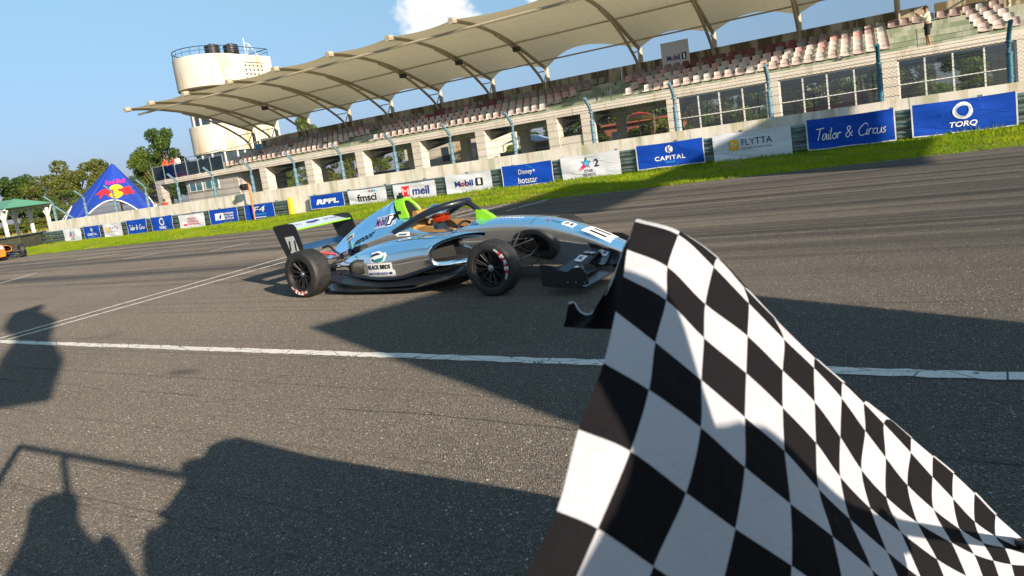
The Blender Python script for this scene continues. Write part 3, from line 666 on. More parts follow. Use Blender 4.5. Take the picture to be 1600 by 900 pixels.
for x in RIB:
    mb = MB(); mb.tube([(x, p.y-31, p.z) for p in up], .11, 8); r = mb.build('rib', 'rib_white', cn, smooth=40)
    MB().tube([(x, -2.15, 8.36), (x, -1.75, 8.42)], .17, 8).build('rib_tip', 'rib_white', r)
    mb = MB(); lo = spline([(x, y-31, z) for y, z in LO], 4); mb.tube(lo, .085, 8)
    for (a, b) in (((36.0, 7.25), (36.7, 7.30)), ((38.1, 6.15), (39.4, 6.30)), ((38.9, 5.4), (39.5, 6.3)), ((34.6, 7.75), (35.0, 7.83))): mb.tube([(x, a[0]-31, a[1]), (x, b[0]-31, b[1])], .04, 6)
    mb.build('lower_rib', 'rib_white', r, smooth=40)
    MB().tube([(x, 8.62, 4.6), (x, 8.62, 6.5)], .14, 10).lathe([(.15, 4.95), (.19, 4.95), (.19, 5.05), (.15, 5.05)], 10, Matrix.Translation((x, 8.62, 0))).build('column', 'rib_white', cn, smooth=40)
def ribpt(t):                              # t 0..1 front to back
    q = t*(len(up)-1); i = min(int(q), len(up)-2); return up[i].lerp(up[i+1], q-i)
for a, b in zip(RIB, RIB[1:]):
    nx, ny = 14, 18; gr = []
    for i in range(nx+1):
        u = i/nx; arch = 4*u*(1-u); w = b-a; c = []
        for j in range(ny+1):
            t0 = .012*arch*w; t1 = 1-.021*arch*w; p = ribpt(t0+(t1-t0)*j/ny); v = j/ny
            c.append(Vector((a+w*u, p.y-31, p.z+.06+arch*w*.035*(v*.8-.55*(1-v)))))
        gr.append(c)
    MB().loft(gr, cap=False, close=False).build('fabric_bay', 'canopy_fabric', cn, smooth=80)
for (y, z, r_) in ((29.8, 8.02, .075), (35.3, 7.72, .05), (38.2, 6.78, .05)):
    mb = MB()
    for a, b in zip(RIB, RIB[1:]): mb.tube([(a, y-31, z), (b, y-31, z)], r_, 6, cap=False)
    mb.build('purlin', 'rib_white', cn, smooth=40)
for x in (-39.5, -26.5, -22.15, -18.1): MB().box(x+.25, x+.6, 3.9, 4.25, 7.2, 7.45).build('loudspeaker', mat('speaker_black', (.02, .02, .02), .5), cn)
# board on the back wall
bd = empty('sign_board', (-9.55, 39.1, 5.0)); tag(bd, 'white square board with Mobil 1 lettering standing against the back wall of the stand', 'sign')
MB().box(-.80, .80, -.03, .03, 0, 1.42).build('panel', mat('panel_lilac', (.62, .62, .70), .6), bd)
MB().tube([(-.5, .08, -.9), (-.5, .08, 1.2)], .03).tube([(.5, .08, -.9), (.5, .08, 1.2)], .03).build('leg', 'rib_white', bd)
D = Deco(); mobil(D, .0, 0, 1.15, .30); D.place(bd, frameM((.08, -.036, .50), (1, 0, 0), (0, 0, 1)))

# ---- seats
def seat_geo():
    mb = MB(); cols = []
    for i in range(9):                     # across
        a = -1+i/4.0; w = lambda v: .235-.05*v
        prof_ = [(-.32, .02), (-.30, .06), (-.12, .0), (.02, -.01), (.09, .04), (.12, .14), (.15, .28), (.17, .40), (.165, .42)]
        c = []
        for j, (y, z) in enumerate(prof_):
            v = j/8; wx = (.225-.055*max(0, v-.45)*1.8)
            side = abs(a)**3
            c.append(Vector((a*wx, y-.06*side*(v > .5), z+.05*side*(v <= .55)-.05*side*(v > .9))))
        cols.append(c)
    back = [[p+Vector((0, .02, -.012)) for p in c] for c in cols]
    mb.loft(cols, cap=False, close=False); mb.loft(back, cap=False, close=False)
    return mb
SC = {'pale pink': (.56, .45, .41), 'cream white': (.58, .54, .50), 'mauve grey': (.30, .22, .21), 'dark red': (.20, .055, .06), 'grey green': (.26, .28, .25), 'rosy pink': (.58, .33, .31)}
sm_ = {}
for k, c in SC.items():
    mat('seat_'+k.replace(' ', '_'), c, .55, var=.25, vscale=6)
    o = seat_geo().build('stadium_seat', 'seat_'+k.replace(' ', '_'), smooth=60); sm_[k] = o.data; bpy.data.objects.remove(o)
ORD = 'first second third fourth fifth sixth seventh eighth ninth tenth eleventh twelfth thirteenth fourteenth fifteenth sixteenth seventeenth eighteenth nineteenth'.split()
TENS = {2: 'twent', 3: 'thirt', 4: 'fort', 5: 'fift', 6: 'sixt', 7: 'sevent', 8: 'eight', 9: 'ninet', 10: 'hundr'}
def ordw(n):
    if n <= 19: return ORD[n-1]
    if n >= 100: return 'one hundredth' if n == 100 else 'one hundred and '+ORD[n-101]
    t, u = divmod(n, 10); return TENS[t]+('ieth' if u == 0 else 'y '+ORD[u-1])
RN = ['front row', 'second row', 'third row', 'fourth row', 'top row']
seats = []
rr = random.Random(11)
for k in range(5):
    n = 0; x = 5.9
    while x > -44.2+.3*k:
        x -= .51; n += 1; X = x*ROWY[k]/34 if False else x
        if -12.4 > X > -13.6: continue
        if k <= 2 and -15.6+.4*k < X < -11.2: continue
        if k == 3 and -14.2 < X < -12.2: continue
        if k <= 3 and 1.2 < X < 4.1: continue
        if k <= 1 and -31.6 < X < -28.6-.0*k: continue
        if k == 2 and -30.8 < X < -29.6: continue
        if rr.random() < .012: continue
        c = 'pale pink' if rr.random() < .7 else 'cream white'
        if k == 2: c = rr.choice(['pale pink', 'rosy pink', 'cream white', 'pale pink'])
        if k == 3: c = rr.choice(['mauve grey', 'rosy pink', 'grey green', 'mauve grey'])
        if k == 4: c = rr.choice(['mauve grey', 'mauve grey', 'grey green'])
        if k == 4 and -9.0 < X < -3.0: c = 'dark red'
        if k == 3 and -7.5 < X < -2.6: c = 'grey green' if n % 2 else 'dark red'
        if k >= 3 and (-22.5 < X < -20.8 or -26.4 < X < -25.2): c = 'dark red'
        seats.append((X, ROWY[k], ROWZ[k]+.31, c, k, n))
seats.sort(key=lambda s: s[0]**2+s[1]**2)
far = MB()
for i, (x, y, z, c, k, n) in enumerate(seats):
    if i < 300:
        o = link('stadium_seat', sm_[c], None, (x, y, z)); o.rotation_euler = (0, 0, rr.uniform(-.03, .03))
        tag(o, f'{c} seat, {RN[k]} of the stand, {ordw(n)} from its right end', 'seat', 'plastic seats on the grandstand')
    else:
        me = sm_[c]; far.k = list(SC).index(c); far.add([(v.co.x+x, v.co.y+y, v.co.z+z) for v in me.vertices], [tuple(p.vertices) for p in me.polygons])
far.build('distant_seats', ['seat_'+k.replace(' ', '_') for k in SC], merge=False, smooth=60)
tag(bpy.data.objects['distant_seats'], 'rows of pale seats at the far left half of the grandstand', 'seats', kind='stuff')
mb = MB()
for k in range(5):
    y = ROWY[k]-31; z = ROWZ[k]+.27
    segs = {0: [(-44, -31.8), (-28.6, -15.6), (-11.3, 1.2), (4.1, 6.2)], 1: [(-44, -31.8), (-28.6, -15.3), (-11.3, 1.2), (4.1, 6.2)], 2: [(-43.5, -30.9), (-29.7, -14.9), (-11.3, 1.2), (4.1, 6.2)], 3: [(-43, -14.2), (-12.3, 1.2), (4.1, 6.2)], 4: [(-43, -13.6), (-12.4, 6.2)]}[k]
    for a, b in segs:
        mb.box(a, b, y-.06, y+.0, z-.06, z); x = a+.4
        while x < b: mb.box(x-.03, x+.03, y-.05, y-.01, z-.33, z-.06); x += 1.55
mb.build('seat_bracket_beam', 'rail_dark', st)

# ================================================================== CONTROL TOWER
tx, ty = -48.2*1.22, 38.2*1.22; TS = 1.22; TZ = lambda z: 1.35+(z-1.35)*TS
tow = empty('control_tower', (tx, ty, TZ(0))); tow.scale = (TS,)*3; tag(tow, 'round ended cream tower with rust stains behind the left end of the stand', 'tower')
def dshape(r, back, n=22):                # flat face toward +x, rounded toward -y and -x
    pts = [(r, back), (-r, back)]+[(r*math.cos(R(a)), r*math.sin(R(a))) for a in [180+180*k/n for k in range(n+1)]]
    return pts
MB().prism(dshape(2.5, 4), 'z', 4.95, 7.25).build('lower_drum', 'tower_white', tow, smooth=40)
MB().prism(dshape(1.9, 3.6), 'z', 7.25, 10.3).build('stem', mat('stem_cream', (.55, .48, .34), .85, var=.3, vscale=1), tow, smooth=40)
MB().prism(dshape(2.3, 3.8), 'z', 0, 4.95).build('base_wall', mat('dark_glazing', (.03, .05, .07), .08), tow, smooth=40)
mb = MB()
for x, y in dshape(2.34, 3.8)[1::3]+[(2.34, 0), (2.34, 1.3), (2.34, 2.6)]:
    mb.box(x-.05, x+.05, y-.05, y+.05, 3.0, 4.96)
mb.build('window_frame', 'white_frame', tow)
MB().prism(dshape(2.10, 2.5), 'z', 7.30, 8.7).build('upper_window', 'dark_glazing', tow, smooth=40)
mb = MB()
for x, y in dshape(2.14, 2.6)[2::3]+[(2.14, 1.0), (2.14, 2.5)]: mb.box(x-.06, x+.06, y-.06, y+.06, 7.26, 8.75)
mb.build('window_frame', 'white_frame', tow)
MB().prism(dshape(2.75, 4.2), 'z', 10.3, 12.8).build('upper_drum', 'tower_white', tow, smooth=40)
mb = MB()
for i in range(5):
    for j in range(4): mb.box(2.745, 2.762, 1.3+.42*i, 1.46+.42*i, 10.75+.36*j, 10.90+.36*j)
mb.box(2.74, 2.78, 1.2, 3.3, 12.15, 12.2); mb.build('vent_holes', 'rail_dark', tow)
mb = MB(); ring = [(p[0]*.97, p[1]*.97, 13.45) for p in dshape(2.75, 4.2)]
mb.tube(ring+[ring[0]], .035, 6); mb.tube([(p[0], p[1], 13.15) for p in ring]+[(ring[0][0], ring[0][1], 13.15)], .02, 5)
for p in ring[::2]: mb.tube([(p[0], p[1], 12.8), p], .025, 5)
mb.build('roof_railing', mat('rail_navy', (.02, .05, .10), .5), tow)
for i, (dx, dy) in enumerate(((.65, .1), (1.3, 1.45))):
    t = empty('water_tank', (tx+dx*TS, ty+dy*TS, TZ(12.8))); t.scale = (TS*.76,)*3; tag(t, ('black ribbed water tank on the tower roof, the one nearer the rounded end', 'black ribbed water tank on the tower roof, beside the white antenna mast')[i], 'water tank', 'water tanks on the tower roof')
    pr = [(0, 0), (.75, 0)]
    for k in range(5): pr += [(.75, .08+.26*k), (.82, .14+.26*k), (.82, .24+.26*k), (.75, .30+.26*k)]
    pr += [(.74, 1.40), (.35, 1.47), (0, 1.48)]
    MB().lathe(pr, 24).build('tank_body', mat('tank_black', (.018, .018, .02), .45), t, smooth=30); MB().lathe([(0, 1.48), (.3, 1.48), (.3, 1.56), (0, 1.57)], 16).build('tank_lid', 'tank_black', t, smooth=30)
ms = empty('antenna_mast', (tx+1.9*TS, ty+2.4*TS, TZ(12.8))); ms.scale = (TS*.8,)*3; tag(ms, 'short white antenna mast with a slanted frame on the tower roof', 'antenna')
MB().tube([(0, 0, 0), (0, 0, 2.0)], .05).build('mast', 'white_frame', ms); MB().tube([(0, 0, 1.5), (.3, .3, 1.4), (.9, .8, 0)], .035).tube([(.3, .3, 1.4), (.1, .1, .2)], .03).build('brace', 'white_frame', ms)

# ================================================================== TENT, SHELTER
tcx, tcy = -48.9, 28.8
tent = empty('star_tent', (tcx, tcy, 0), R(52)); tag(tent, 'pointed deep blue star tent with red bulls over a yellow sun and magenta lettering', 'tent')
mat('tent_blue', (.008, .045, .36), .55, bump=.3, bscale=2, bdist=.05); mat('tent_piping', (.75, .78, .82), .6)
def tentpt(face, u, v):                    # u along the foot edge -1..1, v 0 foot .. 1 peak
    c = [Vector((-3.7, -2.7, .05)), Vector((2.8, -2.7, .05)), Vector((2.4, 2.9, .05)), Vector((-5.2, 3.2, .05))]
    a, b = c[face], c[(face+1) % 4]; pk = Vector((.0, .1, 4.95))
    s_ = (u+1)/2; arch = max(0, 1-(abs(u)/.80)**2.2); base = a.lerp(b, s_)+Vector((0, 0, 2.15*arch**.8)); mid = (a+b)/2
    base = base.lerp(Vector((pk.x, pk.y, base.z)), .30*arch)
    p = base.lerp(pk, v); k = v*(1-v)*.55; return Vector((p.x, p.y, p.z-k*(.4+.6*abs(u))))
for fc in range(4):
    gr = [[tentpt(fc, -1+2*i/24, j/14) for j in range(15)] for i in range(25)]
    pn = MB().loft(gr, cap=False, close=False).build('canvas_panel', 'tent_blue', tent, smooth=80)
    MB().tube([tentpt(fc, -1+2*i/24, 0)+Vector((0, 0, 0)) for i in range(25)], .045, 6).build('piping', 'tent_piping', pn)
    if fc in (0, 1):
        bmx = bmesh.new(); bmx.from_mesh(pn.data); tree = BVHTree.FromBMesh(bmx); bmx.free()
        D = Deco()
        def bull(cx, cy, s_, fl):
            P = [(0, .2), (.25, .42), (.6, .5), (1.0, .42), (1.25, .30), (1.5, .36), (1.62, .22), (1.5, .05), (1.3, .0), (1.1, -.2), (1.15, -.45), (1.0, -.5), (.9, -.2), (.5, -.1), (.3, -.4), (.1, -.55), (.05, -.45), (.18, -.1), (-.1, .0), (-.35, -.15), (-.4, -.05), (-.15, .15)]
            D.poly('ink_red', [(cx+fl*x*s_, cy+y*s_) for x, y in P])
        D.poly('ink_yellow', arcpts(0, .05, .62, 0, 345, 22)); bull(-1.35, -.0, .75, 1); bull(1.35, -.0, .75, -1)
        D.text('ink_magenta', 'Red Bull', 0, .92, 1.5, .38, bold=.04)
        if fc == 0: Mx = frameM((.05, -3, 2.75), (1, -.0, 0), (0, 0, 1)); dr = Vector((0, 1, 0))
        else: Mx = frameM((5.5, .2, 2.75), (0, 1, 0), (0, 0, 1)); dr = Vector((-1, 0, 0))
        for mb in D.d.values(): mb.v = [(v[0]*.82, v[1]*.82, v[2]) for v in mb.v]
        refine(D, .25)
        D.place(pn, Mx, name='emblem', conform=(tree, dr, .03))
MB().tube([(0, .1, 0), (0, .1, 4.9)], .06).build('centre_pole', 'rib_white', tent)
sh = empty('shelter', (-58.4, 25.6, 0)); tag(sh, 'open shelter with a green hipped roof on white posts left of the blue tent', 'shelter')
MB().add([(-3.2, -1.6, 2.72), (3.2, -1.6, 2.72), (3.2, 1.9, 2.72), (-3.2, 1.9, 2.72), (-1.4, .1, 3.4), (1.4, .1, 3.4)], [(0, 1, 5, 4), (1, 2, 5), (2, 3, 4, 5), (3, 0, 4), (0, 3, 2, 1)]).build('roof', mat('roof_green', (.12, .36, .24), .6, var=.3, vscale=2, bump=.5, bscale=8, stretch=(4, .2, .2)), sh)
MB().box(-3.1, 3.1, -1.5, -1.42, 2.55, 2.70).build('roof_beam', 'white_frame', sh); MB().box(-3.1, 3.1, 1.7, 1.78, 2.55, 2.70).build('roof_beam', 'white_frame', sh)
for x in (-2.6, -.2, 2.4):
    for y in (-1.35, 1.6):
        MB().box(x-.10, x+.10, y-.10, y+.10, -.05, 2.55).build('post', 'white_frame', sh)
        MB().tube([(x+.1, y, 1.75), (x+.75, y, 2.55)], .06).tube([(x-.1, y, 1.75), (x-.75, y, 2.55)], .06).build('brace', 'white_frame', sh)

# ================================================================== TREES AND THINGS BEHIND
def leaf_blob(V, F, c, r, n, ls, rg):
    for _ in range(n):
        d = rg.normal(size=3); d /= np.linalg.norm(d); rad = r*rg.uniform(.35, 1)**.5; p = np.array(c)+d*rad*np.array([1, 1, .75])
        a = rg.normal(size=3); a /= np.linalg.norm(a); a = a*.7+np.array([0, 0, .0]); b = np.cross(a, d+rg.normal(size=3)*.5); nb = np.linalg.norm(b)
        if nb < 1e-3: continue
        b /= nb; s_ = ls*rg.uniform(.6, 1.3); k = len(V)
        V += [tuple(p-a*s_), tuple(p+b*s_*.45), tuple(p+a*s_), tuple(p-b*s_*.45)]; F.append((k, k+1, k+2, k+3))
def crown_mesh(kind, seed, leafm):
    rg = np.random.RandomState(seed); V, F = [], []; cl = []
    if kind == 'flat':
        for i in range(16): a = rg.uniform(0, 6.28); q = rg.uniform(.1, .95); cl.append((q*math.cos(a)*.5, q*math.sin(a)*.5, .80+rg.uniform(-.06, .06)-.10*q, rg.uniform(.07, .13)))
    elif kind == 'tall':
        for i in range(26):
            z = rg.uniform(.28, .93); w = .36*math.sin(math.pi*min(1, (z-.12)/.95))**.7; a = rg.uniform(0, 6.28); q = w*rg.uniform(.35, 1); cl.append((q*math.cos(a), q*math.sin(a), z, rg.uniform(.08, .14)))
    elif kind == 'bush':
        for i in range(12): a = rg.uniform(0, 6.28); q = rg.uniform(0, .42); cl.append((q*math.cos(a), q*math.sin(a), rg.uniform(.12, .75), rg.uniform(.16, .24)))
    else:
        for i in range(24):
            z = rg.uniform(.32, .92); w = .5*math.sin(math.pi*min(1, (z-.18)/.86))**.6; a = rg.uniform(0, 6.28); q = w*rg.uniform(.3, 1); cl.append((q*math.cos(a), q*math.sin(a), z, rg.uniform(.09, .17)))
    for x, y, z, r in cl: leaf_blob(V, F, (x, y, z), r, int(330*(r/.12)**1.6), .026 if kind != 'bush' else .05, rg)
    mb = MB().add(V, F); o = mb.build('crown', leafm, merge=False); me = o.data; bpy.data.objects.remove(o)
    tb = MB(); tb.tube([(0, 0, -.02), (.01, 0, .25), (0, .01, .5), (0, 0, .8)], [.026, .020, .014, .004], 8)
    for x, y, z, r in cl[::2]: tb.tube([(0, 0, max(.2, z-.35)), (x*.5, y*.5, z-.14), (x, y, z)], [.010, .007, .003], 5)
    o = tb.build('trunk', mat('bark', (.16, .11, .07), .9, var=.4, vscale=6)); mt = o.data; bpy.data.objects.remove(o)
    return me, mt
CR = {('round', 0): crown_mesh('round', 1, 'leaf_deep'), ('round', 1): crown_mesh('round', 2, 'leaf_mid'), ('round', 2): crown_mesh('round', 3, 'leaf_olive'), ('flat', 0): crown_mesh('flat', 4, 'leaf_deep'),
      ('tall', 0): crown_mesh('tall', 5, 'leaf_deep'), ('tall', 1): crown_mesh('tall', 6, 'leaf_mid'), ('bush', 0): crown_mesh('bush', 7, 'leaf_mid'), ('bush', 1): crown_mesh('bush', 8, 'leaf_olive'), ('bush', 2): crown_mesh('bush', 9, 'leaf_deep')}
def tree(kind, x, y, h, w, label, name='tree', group=None, z=-.05):
    r = empty(name, (x, y, z), rz=rr.uniform(0, 6.28)); tag(r, label, 'shrub' if kind[0] == 'bush' else 'tree', group)
    me, mt = CR[kind]; c = link('crown', me, r); c.scale = (w, w, h)
    if kind[0] != 'bush': t = link('trunk', mt, r); t.scale = (max(w*.7, h*.7),)*2+(h,)
    return r
def tpx(kind, px, Y, top, wpx, label, **k):   # height and width read off at depth Y
    x = hx(px, Y); d = ray(px, 300); sc_ = Y/d.y/FPX; h = hz(px, top, Y)+.05
    tree(kind, x, Y, h*1.04, wpx*sc_*1.15, label, **k)
G1 = 'trees on the far left skyline'
tpx(('flat', 0), 38, 66, 262, 72, 'umbrella shaped tree standing highest over the far left treeline', group=G1)
tpx(('round', 0), 2, 62, 292, 90, 'dense dark tree at the far left edge above the green shelter', group=G1)
tpx(('round', 0), 52, 68, 286, 90, 'dark rounded tree under the umbrella shaped crown', group=G1)
tpx(('round', 2), 92, 64, 272, 85, 'olive green tree between the shelter and the tent', group=G1)
tpx(('round', 2), 140, 60, 246, 85, 'tall olive tree directly behind the tent, highest beside its peak', group=G1)
tpx(('round', 1), 108, 54, 296, 60, 'light green tree in front of the olive one left of the tent', group=G1)
tpx(('round', 0), 74, 56, 310, 60, 'low dark tree just behind the shelter roof', group=G1)
tpx(('round', 0), 225, 60, 275, 60, 'dark tree partly hidden between the tent and the balcony', group=G1)
tpx(('tall', 0), 275, 56, 196, 78, 'large dark green tree left of the round tower', group='trees beside the tower')
tpx(('round', 1), 252, 53, 232, 62, 'broad lighter tree at the foot of the large one by the tower', group='trees beside the tower')
tpx(('round', 0), 285, 50, 250, 60, 'dark bushy tree behind the people on the balcony', group='trees beside the tower')
tpx(('round', 1), 500, 60, 182, 62, 'bright green treetop above the back wall, right of the tower', group='trees behind the stand')
tpx(('round', 0), 738, 58, 190, 30, 'tiny treetop showing over the back wall behind the middle ribs', group='trees behind the stand')
for i, px in enumerate([425, 470, 515, 560, 600, 650, 705, 790, 835, 880, 925, 965, 1000, 1032, 1075, 1130, 1190, 1260, 1340, 1440, 1520, 1590]):
    Y = 53+rr.uniform(-1, 4); x = hx(px, Y); h = rr.uniform(4.2, 6.2)
    tree((['round', 'tall', 'round', 'round'][i % 4], [1, 1, 0, 2][i % 4]), x, Y, h, h*rr.uniform(.75, 1.0), f'garden tree behind the stand, {ordw(i+1)} from the left among those seen through the openings', group='trees seen through the stand openings')
for i, px in enumerate([440, 530, 665, 690, 722, 752, 815, 895, 940, 985, 1035, 1065, 1100, 1150, 1180, 1235, 1280, 1420, 1470, 1520, 1570]):
    Y = 47.5+rr.uniform(0, 2.5); x = hx(px, Y); h = rr.uniform(1.8, 2.8)
    tree(('bush', i % 3), x, Y, h, h*1.3, f'low shrub behind the stand, {ordw(i+1)} from the left among those seen through the openings', name='shrub', group='shrubs seen through the stand openings', z=.05)
for i, (px, Y, h, w) in enumerate([(8, 40, 1.3, 4), (60, 42, 1.5, 4), (100, 36, 1.2, 3), (30, 50, 2.0, 6), (115, 46, 2.4, 5), (75, 47, 2.6, 5)]):
    tree(('bush', [1, 0, 1][i % 3]), hx(px, Y), Y, h, w, f'dry field shrub, {ordw(i+1)} of those around the green shelter', name='shrub', group='shrubs in the dry field')
# palms
mat('palm_green', (.05, .10, .02), .5)
def palm(x, y, h, label):
    r = empty('palm_tree', (x, y, 0)); tag(r, label, 'palm tree', 'palms behind the stand')
    MB().tube([(0, 0, 0), (.1, 0, h*.5), (0, 0, h)], [.17, .13, .10], 8).build('trunk', 'bark', r)
    mb = MB()
    for k in range(15):
        a = k*2.4; dz = rr.uniform(.1, .9); pts = [Vector((math.cos(a)*q*1.9, math.sin(a)*q*1.9, h+dz*math.sin(q*2.3)-.9*q*q)) for q in [j/8 for j in range(9)]]
        mb.tube(pts, .02, 4)
        for j in range(1, 9):
            for s_ in (-1, 1):
                for e in (0, .5):
                    p = pts[j].lerp(pts[j-1], e); sd_ = Vector((-math.sin(a), math.cos(a), 0))*s_*.5*(1-abs(j-4)/7); mb.add([p, p+sd_*.5+Vector((0, 0, -.05)), p+sd_+Vector((math.cos(a)*.1, math.sin(a)*.1, -.3))], [(0, 1, 2)])
    mb.build('fronds', 'palm_green', r, merge=False)
palm(hx(447, 50), 50, 6.3, 'palm rising over the back wall beside the tower'); palm(hx(1025, 46), 46, 3.6, 'palm seen through the open bay left of the glazed ones'); palm(hx(1350, 47), 47, 3.6, 'palm seen through the right hand glazed bay')
# buildings and vehicles beyond the openings
def blk(name, px0, px1, Y, h, m_, label, cat, d=5, roof=None):
    x0, x1 = hx(px0, Y), hx(px1, Y); r = empty(name, ((x0+x1)/2, Y, 0)); tag(r, label, cat); w = (x1-x0)/2
    MB().box(-w, w, 0, d, 0, h).build('wall', m_, r)
    MB().prism([(-w-.2, h), (w+.2, h), (w+.1, h+.18), (-w-.1, h+.18)], 'y', -.3, d+.2).build('roof', roof or m_, r)
    for k in range(3):
        x = -w+(k+.5)*2*w/3; MB().box(x-.35, x+.35, -.02, .02, h*.45, h*.8).build('window', 'dark_glazing', r)
    return r
blk('white_building', 640, 770, 44.5, 3.35, 'tower_white', 'white building with stained walls seen through the middle openings', 'building')
blk('white_building', 1225, 1385, 62, 4.7, 'tower_white', 'long white building far behind the glazed bay', 'building', roof='soffit_grey')
blk('shed', 950, 1062, 50, 2.4, mat('brick_red', (.30, .10, .06), .85), 'low shed with a red tiled roof seen through the open bay', 'building', roof='brick_red')
def container(px0, px1, Y, h, c, label):
    x0, x1 = hx(px0, Y), hx(px1, Y); r = empty('skip_container', ((x0+x1)/2, Y, .08)); tag(r, label, 'container', 'containers behind the stand'); w = (x1-x0)/2
    MB().prism([(-w, h), (w, h), (w-.3, 0), (-w+.3, 0)], 'y', 0, 1.8).build('hull', c, r)
    m_ = MB()
    for k in range(7): x = -w+.4+k*(2*w-.8)/6; m_.box(x-.05, x+.05, -.05, 0, .15, h-.05)
    m_.box(-w-.04, w+.04, -.06, 0, h-.10, h+.02); m_.build('ribs', c, r)
mat('paint_blue', (.02, .12, .40), .5); mat('paint_yellow', (.62, .42, .02), .5); mat('paint_red', (.5, .03, .02), .4); mat('paint_teal', (.02, .22, .34), .4); mat('rubber', (.018, .018, .019), .75)
container(580, 652, 39.7, 1.35, 'paint_blue', 'blue waste container seen through the opening left of the white building')
container(480, 556, 39.7, 1.0, 'paint_yellow', 'yellow waste container seen through the left openings')
def truck(px, Y, body, cabin, label, rz=0, s_=1.0):
    r = empty('parked_truck', (hx(px, Y), Y, .08), rz); tag(r, label, 'truck', 'vehicles parked behind the stand'); r.scale = (s_,)*3
    MB().prism([(-2.4, .55), (2.5, .55), (2.5, 1.05), (1.9, 1.15), (-2.4, 1.15)], 'y', -.85, .85).build('body', body, r)
    MB().prism([(.1, 1.15), (1.9, 1.15), (1.45, 1.85), (.25, 1.9)], 'y', -.8, .8).build('cab', cabin, r)
    MB().prism([(.35, 1.2), (1.65, 1.2), (1.35, 1.75), (.42, 1.78)], 'y', -.82, .82).build('side_window', 'dark_glazing', r)
    MB().box(-2.4, 0, -.86, .86, 1.15, 1.45).build('cargo_bed', body, r)
    for x in (-1.6, 1.6):
        for y in (-.86, .70):
            MB().lathe([(0, 0), (.2, 0), (.36, .0), (.38, .05), (.38, .14), (.36, .18), (0, .18)], 20, Matrix.Translation((x, y+.18, .38)) @ Matrix.Rotation(R(90), 4, 'X')).build('wheel', 'rubber', r, smooth=30)
truck(842, 40.8, 'paint_teal', 'tower_white', 'blue pickup truck with a white cab parked behind the stand')
truck(1325, 40.5, 'paint_red', 'paint_red', 'red truck parked behind the glazed bay with the palm', rz=.5)
ps = empty('parasol', (hx(1005, 44), 44, .05)); tag(ps, 'red and yellow parasol seen through the open bay', 'parasol')
MB().tube([(0, 0, 0), (0, 0, 2.6)], .04).build('pole', 'rib_white', ps); MB().lathe([(0, 2.9), (.5, 2.78), (.95, 2.6)], 12).build('canopy', 'paint_red', ps); MB().lathe([(.96, 2.6), (.98, 2.35)], 12).build('valance', 'paint_yellow', ps)
aw = empty('canvas_awning', (hx(845, 42.5), 42.5, .05)); tag(aw, 'pale blue tarpaulin stretched over poles behind the blue pickup', 'awning')
MB().loft([[Vector((-3+x, y, 2.0+.35*math.sin(x*1.1)+.1*y)) for y in (0, 1, 2)] for x in range(7)], cap=False, close=False).build('tarpaulin', mat('tarp_blue', (.30, .42, .58), .6), aw)
for x in (-2.8, 0, 2.8): MB().tube([(x, 0, 0), (x, 0, 2.05)], .03).build('pole', 'rib_white', aw)

# ================================================================== PEOPLE
mat('skin', (.30, .15, .09), .55); mat('hair', (.015, .012, .011), .7); mat('cloth_black', (.018, .018, .022), .85); mat('cloth_cream', (.72, .66, .50), .85); mat('cloth_orange', (.75, .10, .03), .85)
mat('cloth_red', (.55, .04, .03), .85); mat('cloth_white', (.68, .66, .62), .85); mat('cloth_blue', (.04, .22, .48), .85); mat('cloth_grey', (.22, .22, .24), .85); mat('shoe', (.03, .03, .03), .6)
def skinmesh(name, pts, edges, rad, m_, parent, root=0, sub=2):
    me = bpy.data.meshes.new(name); me.from_pydata([tuple(p) for p in pts], edges, []); o = bpy.data.objects.new(name, me); col.objects.link(o)
    sk = o.modifiers.new('s', 'SKIN'); sk.use_smooth_shade = True
    for i, r in enumerate(rad):
        v = me.skin_vertices[0].data[i]; v.radius = (r if isinstance(r, tuple) else (r, r)); v.use_root = (i == root)
    ss = o.modifiers.new('b', 'SUBSURF'); ss.levels = sub; ss.render_levels = sub
    nm = bpy.data.meshes.new_from_object(o.evaluated_get(bpy.context.evaluated_depsgraph_get())); bpy.data.objects.remove(o); nm.name = name
    nm.materials.clear(); nm.materials.append(MATS[m_]); nm.polygons.foreach_set('use_smooth', [True]*len(nm.polygons))
    return link(name, nm, parent)
